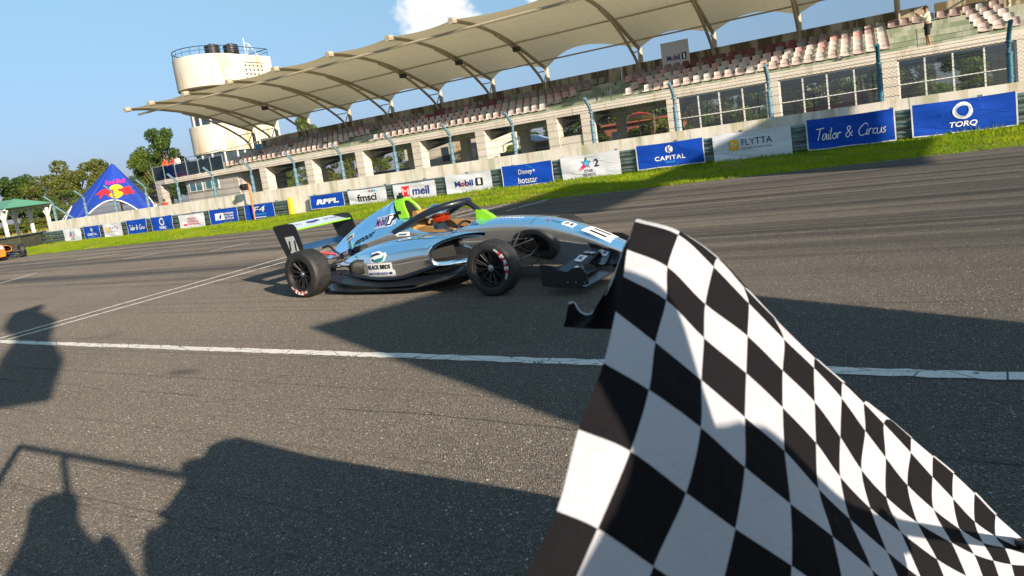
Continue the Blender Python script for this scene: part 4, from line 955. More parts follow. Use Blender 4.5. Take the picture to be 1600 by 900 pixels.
def person(loc, rz, label, pose, shirt, legs, h=1.72, shorts=False, cap=None, group=None, lean=0, fingers=False):
    """pose: wrists and elbows in a body frame (x right, y forward, z up) for a 1.72 m figure"""
    r = empty('person', loc, rz); tag(r, label, 'person', group); k = h/1.72
    def L(p): p = Vector(p); q = max(0, p.z-.9); return Vector((p.x, p.y+q*lean, p.z))*k
    kn = pose.get('knee', ((-.11, .02, .48), (.12, .02, .48))); an = pose.get('ankle', ((-.12, -.03, .08), (.14, .0, .08)))
    el, wr = pose['elbow'], pose['wrist']
    J = dict(pel=(0, 0, .93), sp=(0, 0, 1.10), ch=(0, .01, 1.30), ne=(0, .0, 1.44), n2=(0, .015, 1.50), hd=(0, .03, 1.58), tp=(0, .015, 1.66))
    P = [L(J[a]) for a in ('pel', 'sp', 'ch', 'ne', 'n2', 'hd', 'tp')]; rad = [.125, .12, (.15, .11), .055, .06, .088, .07]
    E = [(0, 1), (1, 2), (2, 3), (3, 4), (4, 5), (5, 6)]
    ix = {}
    for s_, (e, w, kk, a) in zip((-1, 1), zip(el, wr, kn, an)):
        b = len(P); e, w, kk, a = map(Vector, (e, w, kk, a)); hand = w+(w-e).normalized()*.09
        P += [L((s_*.17, 0, 1.40)), L(e), L(w), L(hand)]; rad += [.058, .045, .030, .034]; E += [(2, b), (b, b+1), (b+1, b+2), (b+2, b+3)]
        c = len(P); P += [L((s_*.095, 0, .86)), L(kk), L(a), L((a.x, a.y+.15, .045))]; rad += [.085, .058, .040, .035]; E += [(0, c), (c, c+1), (c+1, c+2), (c+2, c+3)]; ix[s_] = (b, c)
    body = skinmesh('body', P, E, [(q[0]*k, q[1]*k) if isinstance(q, tuple) else q*k for q in rad], 'skin', r)
    mb = MB(); hd = L((0, .03, 1.58))
    # shirt: torso and sleeves; trousers; shoes; hair or cap
    SP = [P[0]+Vector((0, 0, .02)), P[1], P[2], P[3]-Vector((0, 0, .02))]; SR = [.15, .145, (.175, .13), .075]; SE = [(0, 1), (1, 2), (2, 3)]
    for s_ in (-1, 1):
        b = ix[s_][0]; n = len(SP); end = P[b+2].lerp(P[b+1], .15) if not shorts else P[b+2].lerp(P[b+1], .3); SP += [P[b], P[b+1], end]; SR += [.075, .062, .046]; SE += [(2, n), (n, n+1), (n+1, n+2)]
    skinmesh('shirt', SP, SE, [(q[0]*k, q[1]*k) if isinstance(q, tuple) else q*k for q in SR], shirt, r)
    TP = [P[0]+Vector((0, 0, .05))]; TR = [.145]; TE = []
    for s_ in (-1, 1):
        c = ix[s_][1]; n = len(TP); TP += [P[c], P[c+1]]; TR += [.105, .085 if shorts else .078]; TE += [(0, n), (n, n+1)]
        if not shorts: TP += [P[c+2]+Vector((0, 0, .02))]; TR += [.062]; TE += [(n+1, n+2)]
    skinmesh('shorts' if shorts else 'trousers', TP, TE, [q*k for q in TR], legs, r)
    for s_ in (-1, 1):
        c = ix[s_][1]; skinmesh('shoe', [P[c+2]-Vector((0, .02, .02)), P[c+3]+Vector((0, .0, 0))], [(0, 1)], [.05*k, .045*k], 'shoe', r)
    q = []
    for i in range(9):
        t = i/8*math.pi*.52; q.append((.098*k*math.sin(t)+.001, .115*k*math.cos(t)))
    cp = MB().lathe(q, 20, Matrix.Translation(hd+Vector((0, -.008, .015))))
    if cap: cp.add([hd+Vector(v)*k for v in ((-.07, .085, .03), (.07, .085, .03), (.055, .19, .015), (-.055, .19, .015), (-.07, .085, .045), (.07, .085, .045), (.055, .19, .03), (-.055, .19, .03))], [(0, 1, 2, 3), (4, 5, 6, 7), (2, 3, 7, 6), (0, 3, 7, 4), (1, 2, 6, 5)])
    cp.build('cap' if cap else 'hair', cap or 'hair', r, smooth=60)
    f = MB(); 
    for s_ in (-1, 1): f.tube([hd+Vector((s_*.045, .075, .0))*k, hd+Vector((s_*.045, .088, .0))*k], .010, 6)
    f.build('eyes', 'hair', r); MB().tube([hd+Vector((0, .08, .005))*k, hd+Vector((0, .108, -.03))*k], [.008, .015], 6).build('nose', 'skin', r, smooth=60)
    return r
stand_arms = dict(elbow=((-.24, .0, 1.14), (.24, .0, 1.14)), wrist=((-.25, .10, .92), (.25, .10, .92)))
film = dict(elbow=((-.20, .16, 1.22), (.20, .16, 1.22)), wrist=((-.07, .34, 1.42), (.07, .34, 1.42)))
rail_arms = dict(elbow=((-.24, .12, 1.18), (.24, .12, 1.18)), wrist=((-.16, .36, 1.08), (.16, .36, 1.08)))
p = person((2.28, 32.0, 3.15), R(97), 'person in a cream shirt, black shorts and cap filming from the walkway of the stand', film, 'cloth_cream', 'cloth_black', shorts=True, cap='cloth_black', h=1.68)
ph = MB().box(-.04, .04, .43, .445, 1.42, 1.56).build('phone', 'shoe', p)
person((-46.6, 31.55, 3.16), R(180), 'person in an orange shirt leaning on the balcony rail, nearest the tent', rail_arms, 'cloth_orange', 'cloth_black', group='people on the balcony', lean=.25)
person((-46.0, 31.75, 3.16), R(170), 'person in a red shirt in the middle of the three on the balcony', rail_arms, 'cloth_red', 'cloth_black', group='people on the balcony', lean=.15)
person((-45.4, 31.6, 3.16), R(190), 'person in a white shirt standing rightmost of the three on the balcony', stand_arms, 'cloth_white', 'cloth_black', group='people on the balcony')
sit = dict(elbow=((-.22, .10, 1.14), (.22, .10, 1.14)), wrist=((-.10, .32, 1.02), (.10, .32, 1.02)), knee=((-.12, .42, .90), (.12, .42, .90)), ankle=((-.12, .44, .48), (.12, .44, .48)))
person((hx(422, 35.1), 35.1, 3.40), R(180), 'person in a bright blue shirt sitting among the left seats of the stand', sit, 'cloth_blue', 'cloth_grey')
person((hx(252, 25), 25, .02), R(160), 'person in a blue shirt behind the wall under the balcony', stand_arms, 'cloth_blue', 'cloth_grey', h=1.62)
person((hx(262, 30), 30, .02), R(200), 'person in a reddish shirt behind the wall beside the one in blue', stand_arms, 'cloth_red', 'cloth_grey', h=1.74)
person((hx(248, 29.8), 29.8, .02), R(200), 'person in a pale shirt in the shade under the balcony', stand_arms, 'cloth_cream', 'cloth_grey', h=1.74)

# ================================================================== RACE CARS
s = NT('tyre_rubber'); s.set('Base Color', s.mix(s.rng(s.noise(14), .4, .65), (.014, .014, .015), (.030, .028, .026))); s.set('Roughness', .62); s.bump(s.noise(60), .15, .004)
mat('wheel_dark', (.010, .010, .012), .5, .2); mat('carbon', (.010, .014, .022), .38, .0, coat=.35, bump=.08, bscale=220, bdist=.002); mat('carbon_matt', (.010, .011, .013), .5); mat('lime', (.24, .62, .02), .35, coat=.4)
mat('tan_pad', (.40, .22, .07), .8, var=.25, vscale=30); mat('metal_bright', (.6, .6, .62), .25, 1); mat('wing_white', (.62, .70, .78), .35, coat=.3); mat('deep_blue', (.01, .05, .14), .25, coat=.5); mat('void_black', (.004, .004, .005), .7)
mat('orange_paint', (.85, .22, .01), .35, coat=.5); mat('visor_red', (.75, .07, .02), .12, .7); mat('visor_orange', (.85, .25, .02), .2, .5); mat('mirror_silver', (.75, .8, .85), .08, 1); mat('tape_orange', (.7, .2, .03), .5); mat('light_red', (.35, .01, .02), .3)
mat('band_red', (.55, .015, .04), .6); mat('band_pale', (.45, .50, .47), .6)
CH = [  # u, bottom(w,z), (we,ze), (w6,z6), (w7,z7), ztop
 (4.00, .05, .175, (.07, .20), (.06, .215), (.035, .225), .23), (3.93, .12, .145, (.125, .245), (.12, .26), (.07, .275), .28),
 (3.75, .155, .135, (.16, .33), (.155, .345), (.085, .36), .365), (3.48, .18, .145, (.185, .452), (.18, .467), (.10, .485), .49),
 (3.15, .20, .165, (.215, .562), (.21, .578), (.115, .604), .612), (2.85, .195, .175, (.238, .608), (.232, .624), (.125, .657), .668),
 (2.50, .16, .185, (.262, .630), (.256, .646), (.14, .680), .692), (2.25, .12, .20, (.285, .632), (.278, .648), (.15, .672), .682),
 (2.14, .10, .21, (.295, .628), (.288, .643), (.155, .664), .672), (2.08, .10, .22, (.30, .624), (.285, .634), (.25, .42), .40),
 (1.87, .10, .22, (.32, .602), (.305, .612), (.265, .36), .34), (1.62, .10, .22, (.335, .612), (.32, .624), (.275, .36), .34),
 (1.44, .10, .22, (.345, .655), (.33, .675), (.285, .38), .36), (1.38, .10, .22, (.35, .672), (.30, .70), (.19, .715), .72),
 (1.28, .10, .22, (.355, .668), (.25, .735), (.15, .765), .77), (1.14, .12, .22, (.36, .650), (.20, .77), (.10, .80), .80), (1.04, .13, .22, (.362, .64), (.19, .78), (.10, .80), .81),
 (.98, .15, .22, (.365, .625), (.195, .79), (.105, .95), .995), (.76, .18, .21, (.37, .575), (.175, .74), (.075, .875), .935),
 (.5, .18, .20, (.345, .515), (.155, .655), (.055, .79), .845), (.25, .16, .19, (.30, .455), (.14, .575), (.05, .685), .735),
 (0, .13, .19, (.235, .395), (.12, .485), (.045, .57), .605), (-.2, .10, .20, (.165, .35), (.095, .415), (.04, .46), .48), (-.36, .06, .22, (.09, .31), (.06, .345), (.03, .36), .37)]
def chring(c):
    u, wb, zb, (we, ze), (w6, z6), (w7, z7), zt = c
    wb = max(wb, we*(.80 if u < 3 else .62)); h = [(0, zb), (wb*.85, zb), (wb, zb+.012), (we*.965, zb+(ze-zb)*.22), (we*1.0, zb+(ze-zb)*.65), (we*1.004, ze-.02), (we-.002, ze), (w6, z6), ((w6+w7)/2, (z6+z7)/2), (w7, z7), (w7*.5, (z7+zt)/2+.002), (0, zt)]
    return [Vector((u, -y, z)) for y, z in h]+[Vector((u, y, z)) for y, z in h[-2:0:-1]]
def smooth_rings(rings, n):
    out_ = []
    for i in range(len(rings)-1):
        a, b, c, d = rings[max(i-1, 0)], rings[i], rings[i+1], rings[min(i+2, len(rings)-1)]
        k = 1 if (rings[i][0].x-rings[i+1][0].x) < .07 else n
        for t in range(k): out_.append([crom(a[j], b[j], c[j], d[j], t/k) for j in range(len(b))])
    return out_+[rings[-1]]
def shear_z(M, a): return M
def wheel(parent, u, v, rad, wd, side, detail=True, rot=0):
    w = empty('wheel', (u, v, rad), parent=parent); s_ = side               # local y outward = side
    MX = Matrix.Rotation(R(-90)*s_, 4, 'X')                       # lathe z -> +-y
    h = wd/2; rr_ = .178
    pr = [(rr_, -h+.02), (rr_+.015, -h+.005), (rad-.05, -h+.0), (rad-.018, -h+.012), (rad-.003, -h+.035), (rad, -h+.06), (rad, h-.06), (rad-.003, h-.035), (rad-.018, h-.012), (rad-.05, h), (rr_+.015, h-.005), (rr_, h-.02)]
    MB().lathe(pr, 64, MX).build('tyre', 'tyre_rubber', w, smooth=35)
    rim = MB(); rim.lathe([(rr_, -h+.02), (rr_-.012, -h+.03), (rr_-.018, h-.03), (rr_-.004, h-.012), (rr_+.004, h-.014)], 48, MX); rim.lathe([(.0, h-.055), (.035, h-.055), (.05, h-.065), (.055, h-.10), (rr_-.02, h-.13)], 40, MX)
    rm = rim.build('rim', 'wheel_dark', w, smooth=35)
    sp = MB()
    for k in range(10):
        a = 2*math.pi*k/10+rot; c, n_ = math.cos(a), math.sin(a)
        for da in (-.09, .09):
            c1, n1 = math.cos(a+da), math.sin(a+da)
            sp.tube([MX @ Vector((c*.045, n_*.045, h-.06)), MX @ Vector((c1*.10, n1*.10, h-.045)), MX @ Vector((c1*(rr_-.012), n1*(rr_-.012), h-.025))], [.010, .007, .008], 6)
    sp.build('spoke', 'wheel_dark', rm, smooth=40)
    MB().lathe([(0, h-.035), (.02, h-.035), (.02, h-.05), (.034, h-.052), (.036, h-.07)], 24, MX).build('hub_nut', 'metal_bright', rm, smooth=30)
    if detail:                              # moulded tyre lettering band on the outer wall
        def band(a0, a1, r0, r1, m_, z):
            MB().lathe([(r0, z), (r1, z)], 20, MX, a0=a0, a1=a1).build('sidewall_band', m_, w, merge=False)
        for base in ((R(-12), R(48)),) if rad < .283 else ((R(232), R(282)),):
            a0, a1 = base
            band(a0, a1, rr_+.025, rad-.045, 'band_red', h+.0022); q = (a1-a0)*.25
            band(a1, a1+q, rr_+.03, rad-.05, 'band_pale', h+.0022); band(a0-q, a0, rr_+.03, rad-.05, 'band_pale', h+.0022)
            for k, ch in enumerate('MRF'):
                a = a1-(k+.9)*(a1-a0)/3.8 if False else a0+(k+.9)*(a1-a0)/3.8
                rc = (rr_+rad-.02)/2; vs, fs = text_geo(ch, .045, .04, bold=.03)
                t_ = [MX @ Vector((math.cos(a)*(rc-x*0)-math.sin(a)*y*1.0-0*x+math.cos(a)*(-x), math.sin(a)*rc+math.cos(a)*y+math.sin(a)*(-x), h+.0040)) for x, y in vs]
                mb = MB().add(t_, fs); mb.build('sidewall_letter', 'ink_white', w, merge=False)
    return w
def prof_strip(mb, poly_xz, y0, y1): return mb.prism(poly_xz, 'y', y0, y1)
def race_car(name, loc, rz, label, skin, skin2, accent, number, wing_m, full=True):
    car = empty(name, loc, rz); tag(car, label, 'race car', 'single seater race cars on the track')
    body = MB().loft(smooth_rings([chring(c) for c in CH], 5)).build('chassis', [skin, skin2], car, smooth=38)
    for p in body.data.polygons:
        if p.normal.z > .28: p.material_index = 1  # second skin on upward faces; on the chrome car it paints in sky reflection
    # side pods, one each side, with a raked open intake
    PODS = [(.12, .30, .06, .24, .045, 0), (.30, .33, .10, .27, .09, 0), (.5, .36, .155, .29, .135, 0), (.8, .395, .215, .325, .185, 0), (1.1, .42, .255, .345, .215, 0), (1.4, .43, .262, .368, .222, 0), (1.62, .43, .258, .40, .205, .15), (1.80, .43, .250, .425, .175, .75), (1.86, .43, .238, .435, .148, 1.25)]
    for s_ in (-1, 1):
        def ring(p, grow=0, back=0):
            u, vc, a, zc, b, sl = p; o_ = []
            for k in range(36):
                t = 2*math.pi*k/36; e = 2/2.7 if math.sin(t) > 0 else 2/4.6; cy = math.copysign(abs(math.cos(t))**e, math.cos(t)); sz = math.copysign(abs(math.sin(t))**e, math.sin(t))
                v = vc+(a+grow)*cy; z = zc+(b+grow)*sz+(-.07*max(0, v-.42)*2 if sz > 0 else .0)
                o_.append(Vector((u+sl*max(0, .68-v)-back, s_*v, z)))
            return o_
        base = [ring(p) for p in PODS]; rings = []
        for i in range(len(base)-1):
            a, b, c, d = base[max(i-1, 0)], base[i], base[i+1], base[min(i+2, len(base)-1)]
            for t in range(5): rings.append([crom(a[j], b[j], c[j], d[j], t/5) for j in range(36)])
        rings.append(base[-1]); L = PODS[-1]
        rings += [ring(L, .006, -.010), ring(L, .004, -.022), ring(L, -.020, -.014), ring(L, -.030, 0), ring(L, -.034, .03)]
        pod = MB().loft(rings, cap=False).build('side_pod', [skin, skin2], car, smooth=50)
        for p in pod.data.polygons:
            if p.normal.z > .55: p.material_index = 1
        it = MB().loft([ring(L, -.033, .028), ring(L, -.05, .35)], cap=False); it.add(ring(L, -.05, .35), [tuple(range(36))]); it.build('intake_duct', 'void_black', pod, smooth=50)
        # floor edge with its raised strake
        fl = MB()
        for _once in (0,):
            P = [(.12, .50, .075), (.32, .70, .05), (.75, .74, .045), (1.25, .74, .05), (1.6, .73, .062), (1.95, .72, .12), (2.2, .70, .17), (2.42, .66, .20)]
            rg_ = [[Vector((u, s_*v, z)), Vector((u, s_*v, z+.014)), Vector((u, s_*.1, max(z, .05)+.014)), Vector((u, s_*.1, max(z, .05)))] for u, v, z in P]
            fl.loft(rg_)
        flo = fl.build('floor', 'carbon', car, smooth=30)
        sk_ = MB(); P2 = spline([(.2, s_*.60, .16), (.5, s_*.66, .13), (.9, s_*.69, .10), (1.35, s_*.70, .095), (1.75, s_*.70, .125), (2.05, s_*.69, .18), (2.4, s_*.64, .245)], 5)
        sk_.loft([[p+Vector((0, 0, .006)), p+Vector((0, -s_*.16, .05)), p+Vector((0, -s_*.16, .04)), p+Vector((0, 0, -.006))] for p in P2]); sk_.build('strake', 'carbon', flo, smooth=30)
    # airbox cowl and its mouth
    cw_ = MB(); 
    def mouth(sc_, du, dz=0): return [Vector((u*1.0+du, v*sc_, .80+(z-.80)*sc_+dz)) for u, v, z in ((1.25, -.150, .785), (1.215, -.135, .86), (1.17, -.108, .94), (1.13, -.060, 1.0), (1.12, 0, 1.012), (1.13, .060, 1.0), (1.17, .108, .94), (1.215, .135, .86), (1.25, .150, .785), (1.255, .06, .78), (1.255, -.06, .78))]
    rg = [[p+Vector((-.14, 0, .0)) for p in mouth(1.0, 0)], [p+Vector((-.07, 0, .002)) for p in mouth(1.03, 0)], mouth(1.03, 0), mouth(.92, .012, .005), mouth(.80, .0, .015), [p for p in mouth(.78, -.10, .02)]]
    cowl = cw_.loft(rg, cap=False).build('airbox_cowl', accent, car, smooth=40)
    m_ = MB(); q = mouth(.80, -.035, .016); m_.add(q, [tuple(range(len(q)))]); m_.build('airbox_intake', 'void_black', cowl)
    MB().box(1.0, 1.075, -.02, .02, 1.01, 1.055).lathe([(0, 0), (.022, 0), (.022, .03), (0, .03)], 10, Matrix.Translation((1.05, 0, 1.055))).build('camera_pod', 'carbon_matt', car)
    MB().box(1.12, 1.17, -.195, -.175, .84, .88).build('cowl_vent', 'void_black', cowl)
    # cockpit padding and driver tub
    tub = MB().box(1.42, 2.08, -.25, .25, .345, .37).build('seat_well', 'void_black', car)
    pad = MB()
    for s_ in (-1, 1):
        pr = spline([(1.42, s_*.255, .62), (1.55, s_*.275, .64), (1.72, s_*.285, .625), (1.88, s_*.285, .60), (1.98, s_*.28, .585)], 4)
        pad.loft([[p+Vector((0, 0, .045)), p+Vector((0, -s_*.055, .045)), p+Vector((0, -s_*.07, -.12)), p+Vector((0, 0, -.12))] for p in pr])
    pad.box(1.36, 1.43, -.22, .22, .60, .72); pad.prism([(1.32, .74), (1.42, .74), (1.40, .86), (1.34, .86)], 'y', -.17, .17)
    pad.build('head_rest', 'tan_pad', car, smooth=40)
    # halo
    hp = spline([(1.18, -.345, .655), (1.42, -.345, .745), (1.66, -.315, .835), (1.86, -.225, .885), (1.96, -.09, .900), (1.975, 0, .902), (1.96, .09, .900), (1.86, .225, .885), (1.66, .315, .835), (1.42, .345, .745), (1.18, .345, .655)], 5)
    halo = MB().tube(hp, .042, 12, flat=.9).build('halo', 'carbon', car, smooth=50)
    MB().tube(spline([(1.96, 0, .895), (2.06, 0, .86), (2.16, 0, .775), (2.26, 0, .68)], 4), [.032]*13, 10).build('halo_pillar', 'carbon', halo, smooth=50)
    MB().prism([(2.13, .655), (2.38, .675), (2.31, .73), (2.22, .785), (2.135, .80)], 'y', -.035, .035).build('halo_fairing', accent, car)
    # mirrors, aerials
    for s_ in (-1, 1):
        mi = MB(); mi.loft([[Vector((1.93+du, s_*(.47+.085*math.cos(t)), .695+.032*math.sin(t))) for t in [2*math.pi*k/14 for k in range(14)]] for du in (0, .02, .05)]); mo = mi.build('mirror', 'carbon', car, smooth=40)
        MB().tube([(1.96, s_*.42, .68), (2.0, s_*.29, .61)], .009, 6).tube([(1.96, s_*.46, .68), (2.02, s_*.31, .585)], .007, 6).build('stalk', 'carbon', mo)
    # front wing
    fw = MB()
    rg = lambda y, u0, z0, ch, th: [Vector((u0, y, z0+.006)), Vector((u0-ch*.3, y, z0+th)), Vector((u0-ch, y, z0+th*.2+.03)), Vector((u0-ch, y, z0+th*.2+.022)), Vector((u0-ch*.3, y, z0-.004)), Vector((u0, y, z0-.004))]
    fw.loft([rg(y, 3.80-abs(y)*.02, .085, .26, .02) for y in (-.84, -.4, -.2, .2, .4, .84)]); fwing = fw.build('front_wing', 'carbon', car, smooth=25)
    for s_ in (-1, 1):
        f2 = MB().loft([rg(s_*y, u, z, c, .012) for y, u, z, c in ((.83, 3.66, .135, .15), (.5, 3.66, .14, .16), (.26, 3.64, .13, .15))]); f2.loft([rg(s_*y, u, z, c, .012) for y, u, z, c in ((.83, 3.55, .175, .12), (.55, 3.55, .19, .14), (.22, 3.58, .24, .14))])
        f2.build('flap', 'carbon', fwing, smooth=25)
        ep = [(3.35, .11), (3.35, .31), (3.47, .295), (3.55, .25), (3.62, .235), (3.69, .27), (3.76, .275), (3.81, .22), (3.82, .12), (3.66, .085), (3.5, .09)]
        e_ = MB().prism(ep, 'y', s_*.855-.008, s_*.855+.008).build('end_plate', 'carbon_matt', fwing)
        if full:
            for (u, z) in ((3.62, .14), (3.70, .14), (3.79, .135)): MB().lathe([(0, .012), (.009, .012), (.011, 0)], 10, Matrix.Translation((u, s_*.855, z)) @ Matrix.Rotation(R(-90)*s_, 4, 'X')).build('bolt', 'metal_bright', e_)
        MB().prism([(3.55, .10), (3.74, .10), (3.72, .25), (3.60, .30)], 'y', s_*.13-.006, s_*.13+.006).build('pylon', 'carbon_matt', fwing)
    # rear wing
    rw = MB(); rgw = lambda y: [Vector((-.71, y, .868)), Vector((-.55, y, .832)), Vector((-.42, y, .805)), Vector((-.36, y, .800)), Vector((-.42, y, .792)), Vector((-.55, y, .810)), Vector((-.71, y, .855))]
    rwing = rw.loft([rgw(y) for y in (-.475, 0, .475)]).build('rear_wing', wing_m, car, smooth=40)
    MB().tube([(-.355, -.475, .797), (-.355, .475, .797)], .011, 6).build('wing_lip', accent, rwing)
    MB().loft([[Vector((p.x*.6-.20, p.y, p.z-.30)) for p in rgw(y)] for y in (-.475, .475)]).build('lower_element', 'deep_blue', rwing, smooth=40)
    for s_ in (-1, 1):
        e_ = MB().prism([(-.76, .83), (-.74, .868), (-.50, .885), (-.38, .875), (-.33, .83), (-.27, .62), (-.26, .48), (-.40, .42), (-.58, .43), (-.66, .60)], 'y', s_*.485-.007, s_*.485+.007).build('end_plate', 'carbon_matt', rwing)
        if number:
            pl = MB(); pl.prism([(-.565, .715), (-.395, .725), (-.315, .485), (-.475, .455)], 'y', s_*.4935-.0008, s_*.4935+.0008); q_ = pl.build('number_plate', 'panel_pale', e_)
            Dn = Deco().text('ink_black', number, 0, 0, .13, .13, bold=.02); Dn.place(q_, frameM((-.435, s_*.4955, .60), (-s_, 0, 0), (-.33, 0, 1)) if False else frameM((-.435, s_*.4955, .60), (-s_*1.0, 0, 0), (-.30*1, 0, 1)), name='number')
    for y in (-.16, .16): MB().tube(spline([(-.28, y, .50), (-.16, y, .52), (-.08, y, .46), (.02, y*.8, .36)], 4), .014, 8).build('wing_strut', 'carbon_matt', rwing)
    # gearbox, rain light, exhaust, dampers
    MB().box(-.50, -.2, -.09, .09, .17, .33).build('gearbox', 'carbon_matt', car); MB().box(-.535, -.50, -.035, .035, .20, .32).build('rain_light', 'light_red', car)
    ex = MB().lathe([(.0, .0), (.030, .0), (.034, .02), (.038, .02), (.038, -.05)], 16, Matrix.Translation((.80, -.30, .575)) @ Matrix.Rotation(R(70), 4, 'X') @ Matrix.Rotation(R(-15), 4, 'Y')).build('exhaust', mat('burnt_metal', (.45, .24, .12), .3, 1), car, smooth=30)
    MB().tube([(-.02, -.15, .40), (-.16, -.30, .46)], .018, 8).tube([(-.04, -.13, .36), (-.12, -.18, .33)], .03, 8).build('damper', 'light_red', car)
    # suspension
    ar = MB()
    for s_ in (-1, 1):
        for a, b in (((2.95, .20, .46), (2.75, .62, .40)), ((2.50, .24, .47), (2.75, .62, .40)), ((2.98, .17, .22), (2.75, .62, .18)), ((2.48, .17, .22), (2.75, .62, .18)), ((2.80, .22, .56), (2.76, .60, .22)), ((2.90, .20, .30), (2.84, .62, .28)),
                     ((.30, .16, .38), (0, .60, .40)), ((-.30, .07, .34), (0, .60, .40)), ((.35, .16, .20), (0, .60, .17)), ((-.32, .06, .22), (0, .60, .17)), ((.15, .18, .42), (.02, .58, .22)), ((-.2, .08, .28), (-.08, .60, .28))):
            ar.tube([(a[0], s_*a[1], a[2]), (b[0], s_*b[1], b[2])], .011, 8, flat=.6)
        for u in (2.75, 0): ar.box(u-.05, u+.05, s_*.64-.03, s_*.64+.03, .16, .42)
        ar.tube([(2.75, s_*.60, .28), (2.75, s_*(.72 if s_ < 0 else .84), .28)], .08, 14); ar.tube([(0, s_*.58, .28), (0, s_*.70, .28)], .08, 14); ar.tube([(-.02, s_*.1, .28), (0, s_*.6, .28)], .022, 8)
    ar.build('suspension', 'carbon_matt', car, smooth=35)
    for s_ in (-1, 1):
        wheel(car, 2.75, s_*.735 if s_ < 0 else .88, .278, .21, s_, full and s_ < 0, rot=.1)
        wheel(car, 0, s_*.70 if s_ < 0 else .80, .286, .27, s_, full and s_ < 0, rot=.3)
    return car, body
mat('panel_pale', (.42, .47, .46), .5)
th_ = R(-3.2)
car, body = race_car('race_car', (-6.03, 6.33, 0), th_, 'mirror chrome blue single seater with lime airbox and the number 11, crossing the finish line', 'chrome_blue', 'chrome_painted_sky', 'lime', '11', 'wing_white')
def bvh(o): b_ = bmesh.new(); b_.from_mesh(o.data); t = BVHTree.FromBMesh(b_); b_.free(); return t
def densify(D, cuts=2): return refine(D, .014)
tb_ = bvh(body); Yp = Vector((0, 1, 0)); Zm = Vector((0, 0, -1))
pod = [o for o in car.children if o.name.startswith('side_pod')][0]; tp_ = bvh(pod)
# engine cover marks
D = Deco().rect('ink_pale', .0, 0, .34, .135); mobil(D, 0, .0, .31, .085); densify(D, 2).place(body, frameM((.90, -.6, .775), (1, 0, .10), (-.05, 0, 1)), conform=(tb_, Yp, .004), name='lettering')
densify(Deco().text('ink_black', 'REDDOT', 0, 0, .40, .055, shear=.3, bold=.04)).place(body, frameM((.62, -.6, .60), (1, 0, .28), (-.25, 0, 1)), conform=(tb_, Yp, .004))
densify(Deco().rect('ink_white', 0, 0, .17, .06).text('ink_black', 'RPPL', 0, 0, .14, .04, shear=.2, bold=.04)).place(body, frameM((.20, -.6, .60), (1, 0, .35), (-.3, 0, 1)), conform=(tb_, Yp, .004))
densify(Deco().rect('ink_navy', -.10, 0, .07, .08).stroke('ink_navy', arcpts(.02, .0, .028, 0, 350), .010, 1).text('ink_navy', 'R', .12, 0, .03, .05)).place(body, frameM((.48, -.6, .485), (1, 0, .3), (-.25, 0, 1)), conform=(tb_, Yp, .004))
densify(Deco().rect('ink_navy', .06, 0, .07, .07).text('ink_navy', 'TYR', -.04, -.01, .08, .03)).place(body, frameM((.12, -.6, .38), (1, 0, .35), (-.3, 0, 1)), conform=(tb_, Yp, .004))
densify(Deco().rect('ink_white', .03, 0, .20, .045).rect('ink_red', -.05, .012, .035, .018).rect('ink_green', -.05, -.012, .035, .018).text('ink_black', 'DRIVER', .05, 0, .12, .02, bold=.02) if False else Deco().rect('ink_white', .03, 0, .22, .045).rect('ink_red', -.055, .014, .035, .014).rect('ink_green', -.055, -.014, .035, .014).rect('ink_black', .06, 0, .12, .012)).place(body, frameM((1.26, -.6, .628), (1, 0, -.02), (0, 0, 1)), conform=(tb_, Yp, .004), name='name_strip')
# side pod logo
D = Deco(); D.poly('ink_white', [(-.26, -.155), (.30, -.155), (.30, -.075), (.26, -.07), (.26, .03), (-.26, .03), (-.27, -.07)])
D.text('ink_black', 'BLACK BIRDS', .0, -.022, .49, .062, shear=.1, bold=.04); D.text('ink_blue', 'HYDERABAD', .0, -.115, .36, .040, bold=.02); D.rect('ink_blue', -.215, -.115, .05, .03); D.rect('ink_blue', .235, -.115, .06, .03)
D.poly('ink_white', [(-.16, .04), (-.19, .10), (-.16, .175), (0, .195), (.10, .165), (.15, .175), (.17, .14), (.13, .06), (.05, .035)])
D.poly('ink_teal', [(-.10, .075), (.0, .10), (.10, .11), (.15, .15), (.12, .07), (.04, .05), (-.04, .055)]); D.poly('ink_navy', [(-.155, .10), (-.14, .155), (-.02, .178), (.08, .155), (-.02, .15), (-.12, .13)]); D.poly('ink_blue', [(-.15, .09), (-.08, .055), (-.04, .05), (-.10, .10)])
for mb in D.d.values(): mb.v = [(v[0]*.76, v[1]*.80, v[2]) for v in mb.v]
densify(D, 2).place(pod, frameM((1.17, -1.0, .335), (1, 0, .03), (-.03, 0, 1)), conform=(tp_, Yp, .004))
# nose marks, seen from above
D = Deco().rect('ink_white', 0, 0, .24, .28); D.text('ink_black', '11', 0, 0, .13, .17, bold=.03)
D = Deco(); D.poly('ink_white', [(-.13, -.15), (.15, -.13), (.15, .13), (-.13, .15)]); D.text('ink_black', '11', .0, 0, .15, .17, bold=.05)
densify(D, 2).place(body, frameM((3.60, 0, 1.0), (0, 1, 0), (-1, 0, 0)), conform=(tb_, Zm, .004), name='number')
D = Deco(); D.rect('ink_white', 0, 0, .13, .12); D.text('ink_navy', 'FIA', 0, .02, .08, .04, bold=.03); D.rect('ink_navy', 0, -.03, .08, .025)
densify(D, 2).place(body, frameM((3.30, -.07, 1.0), (.0, 1, 0), (-1, 0, 0)), conform=(tb_, Zm, .004))
densify(Deco().text('ink_white', 'HYDERABAD', 0, 0, .34, .05, bold=.02, shear=.1), 1).place(body, frameM((2.62, -.10, 1.0), (1, 0, 0), (0, 1, 0)), conform=(tb_, Zm, .004))
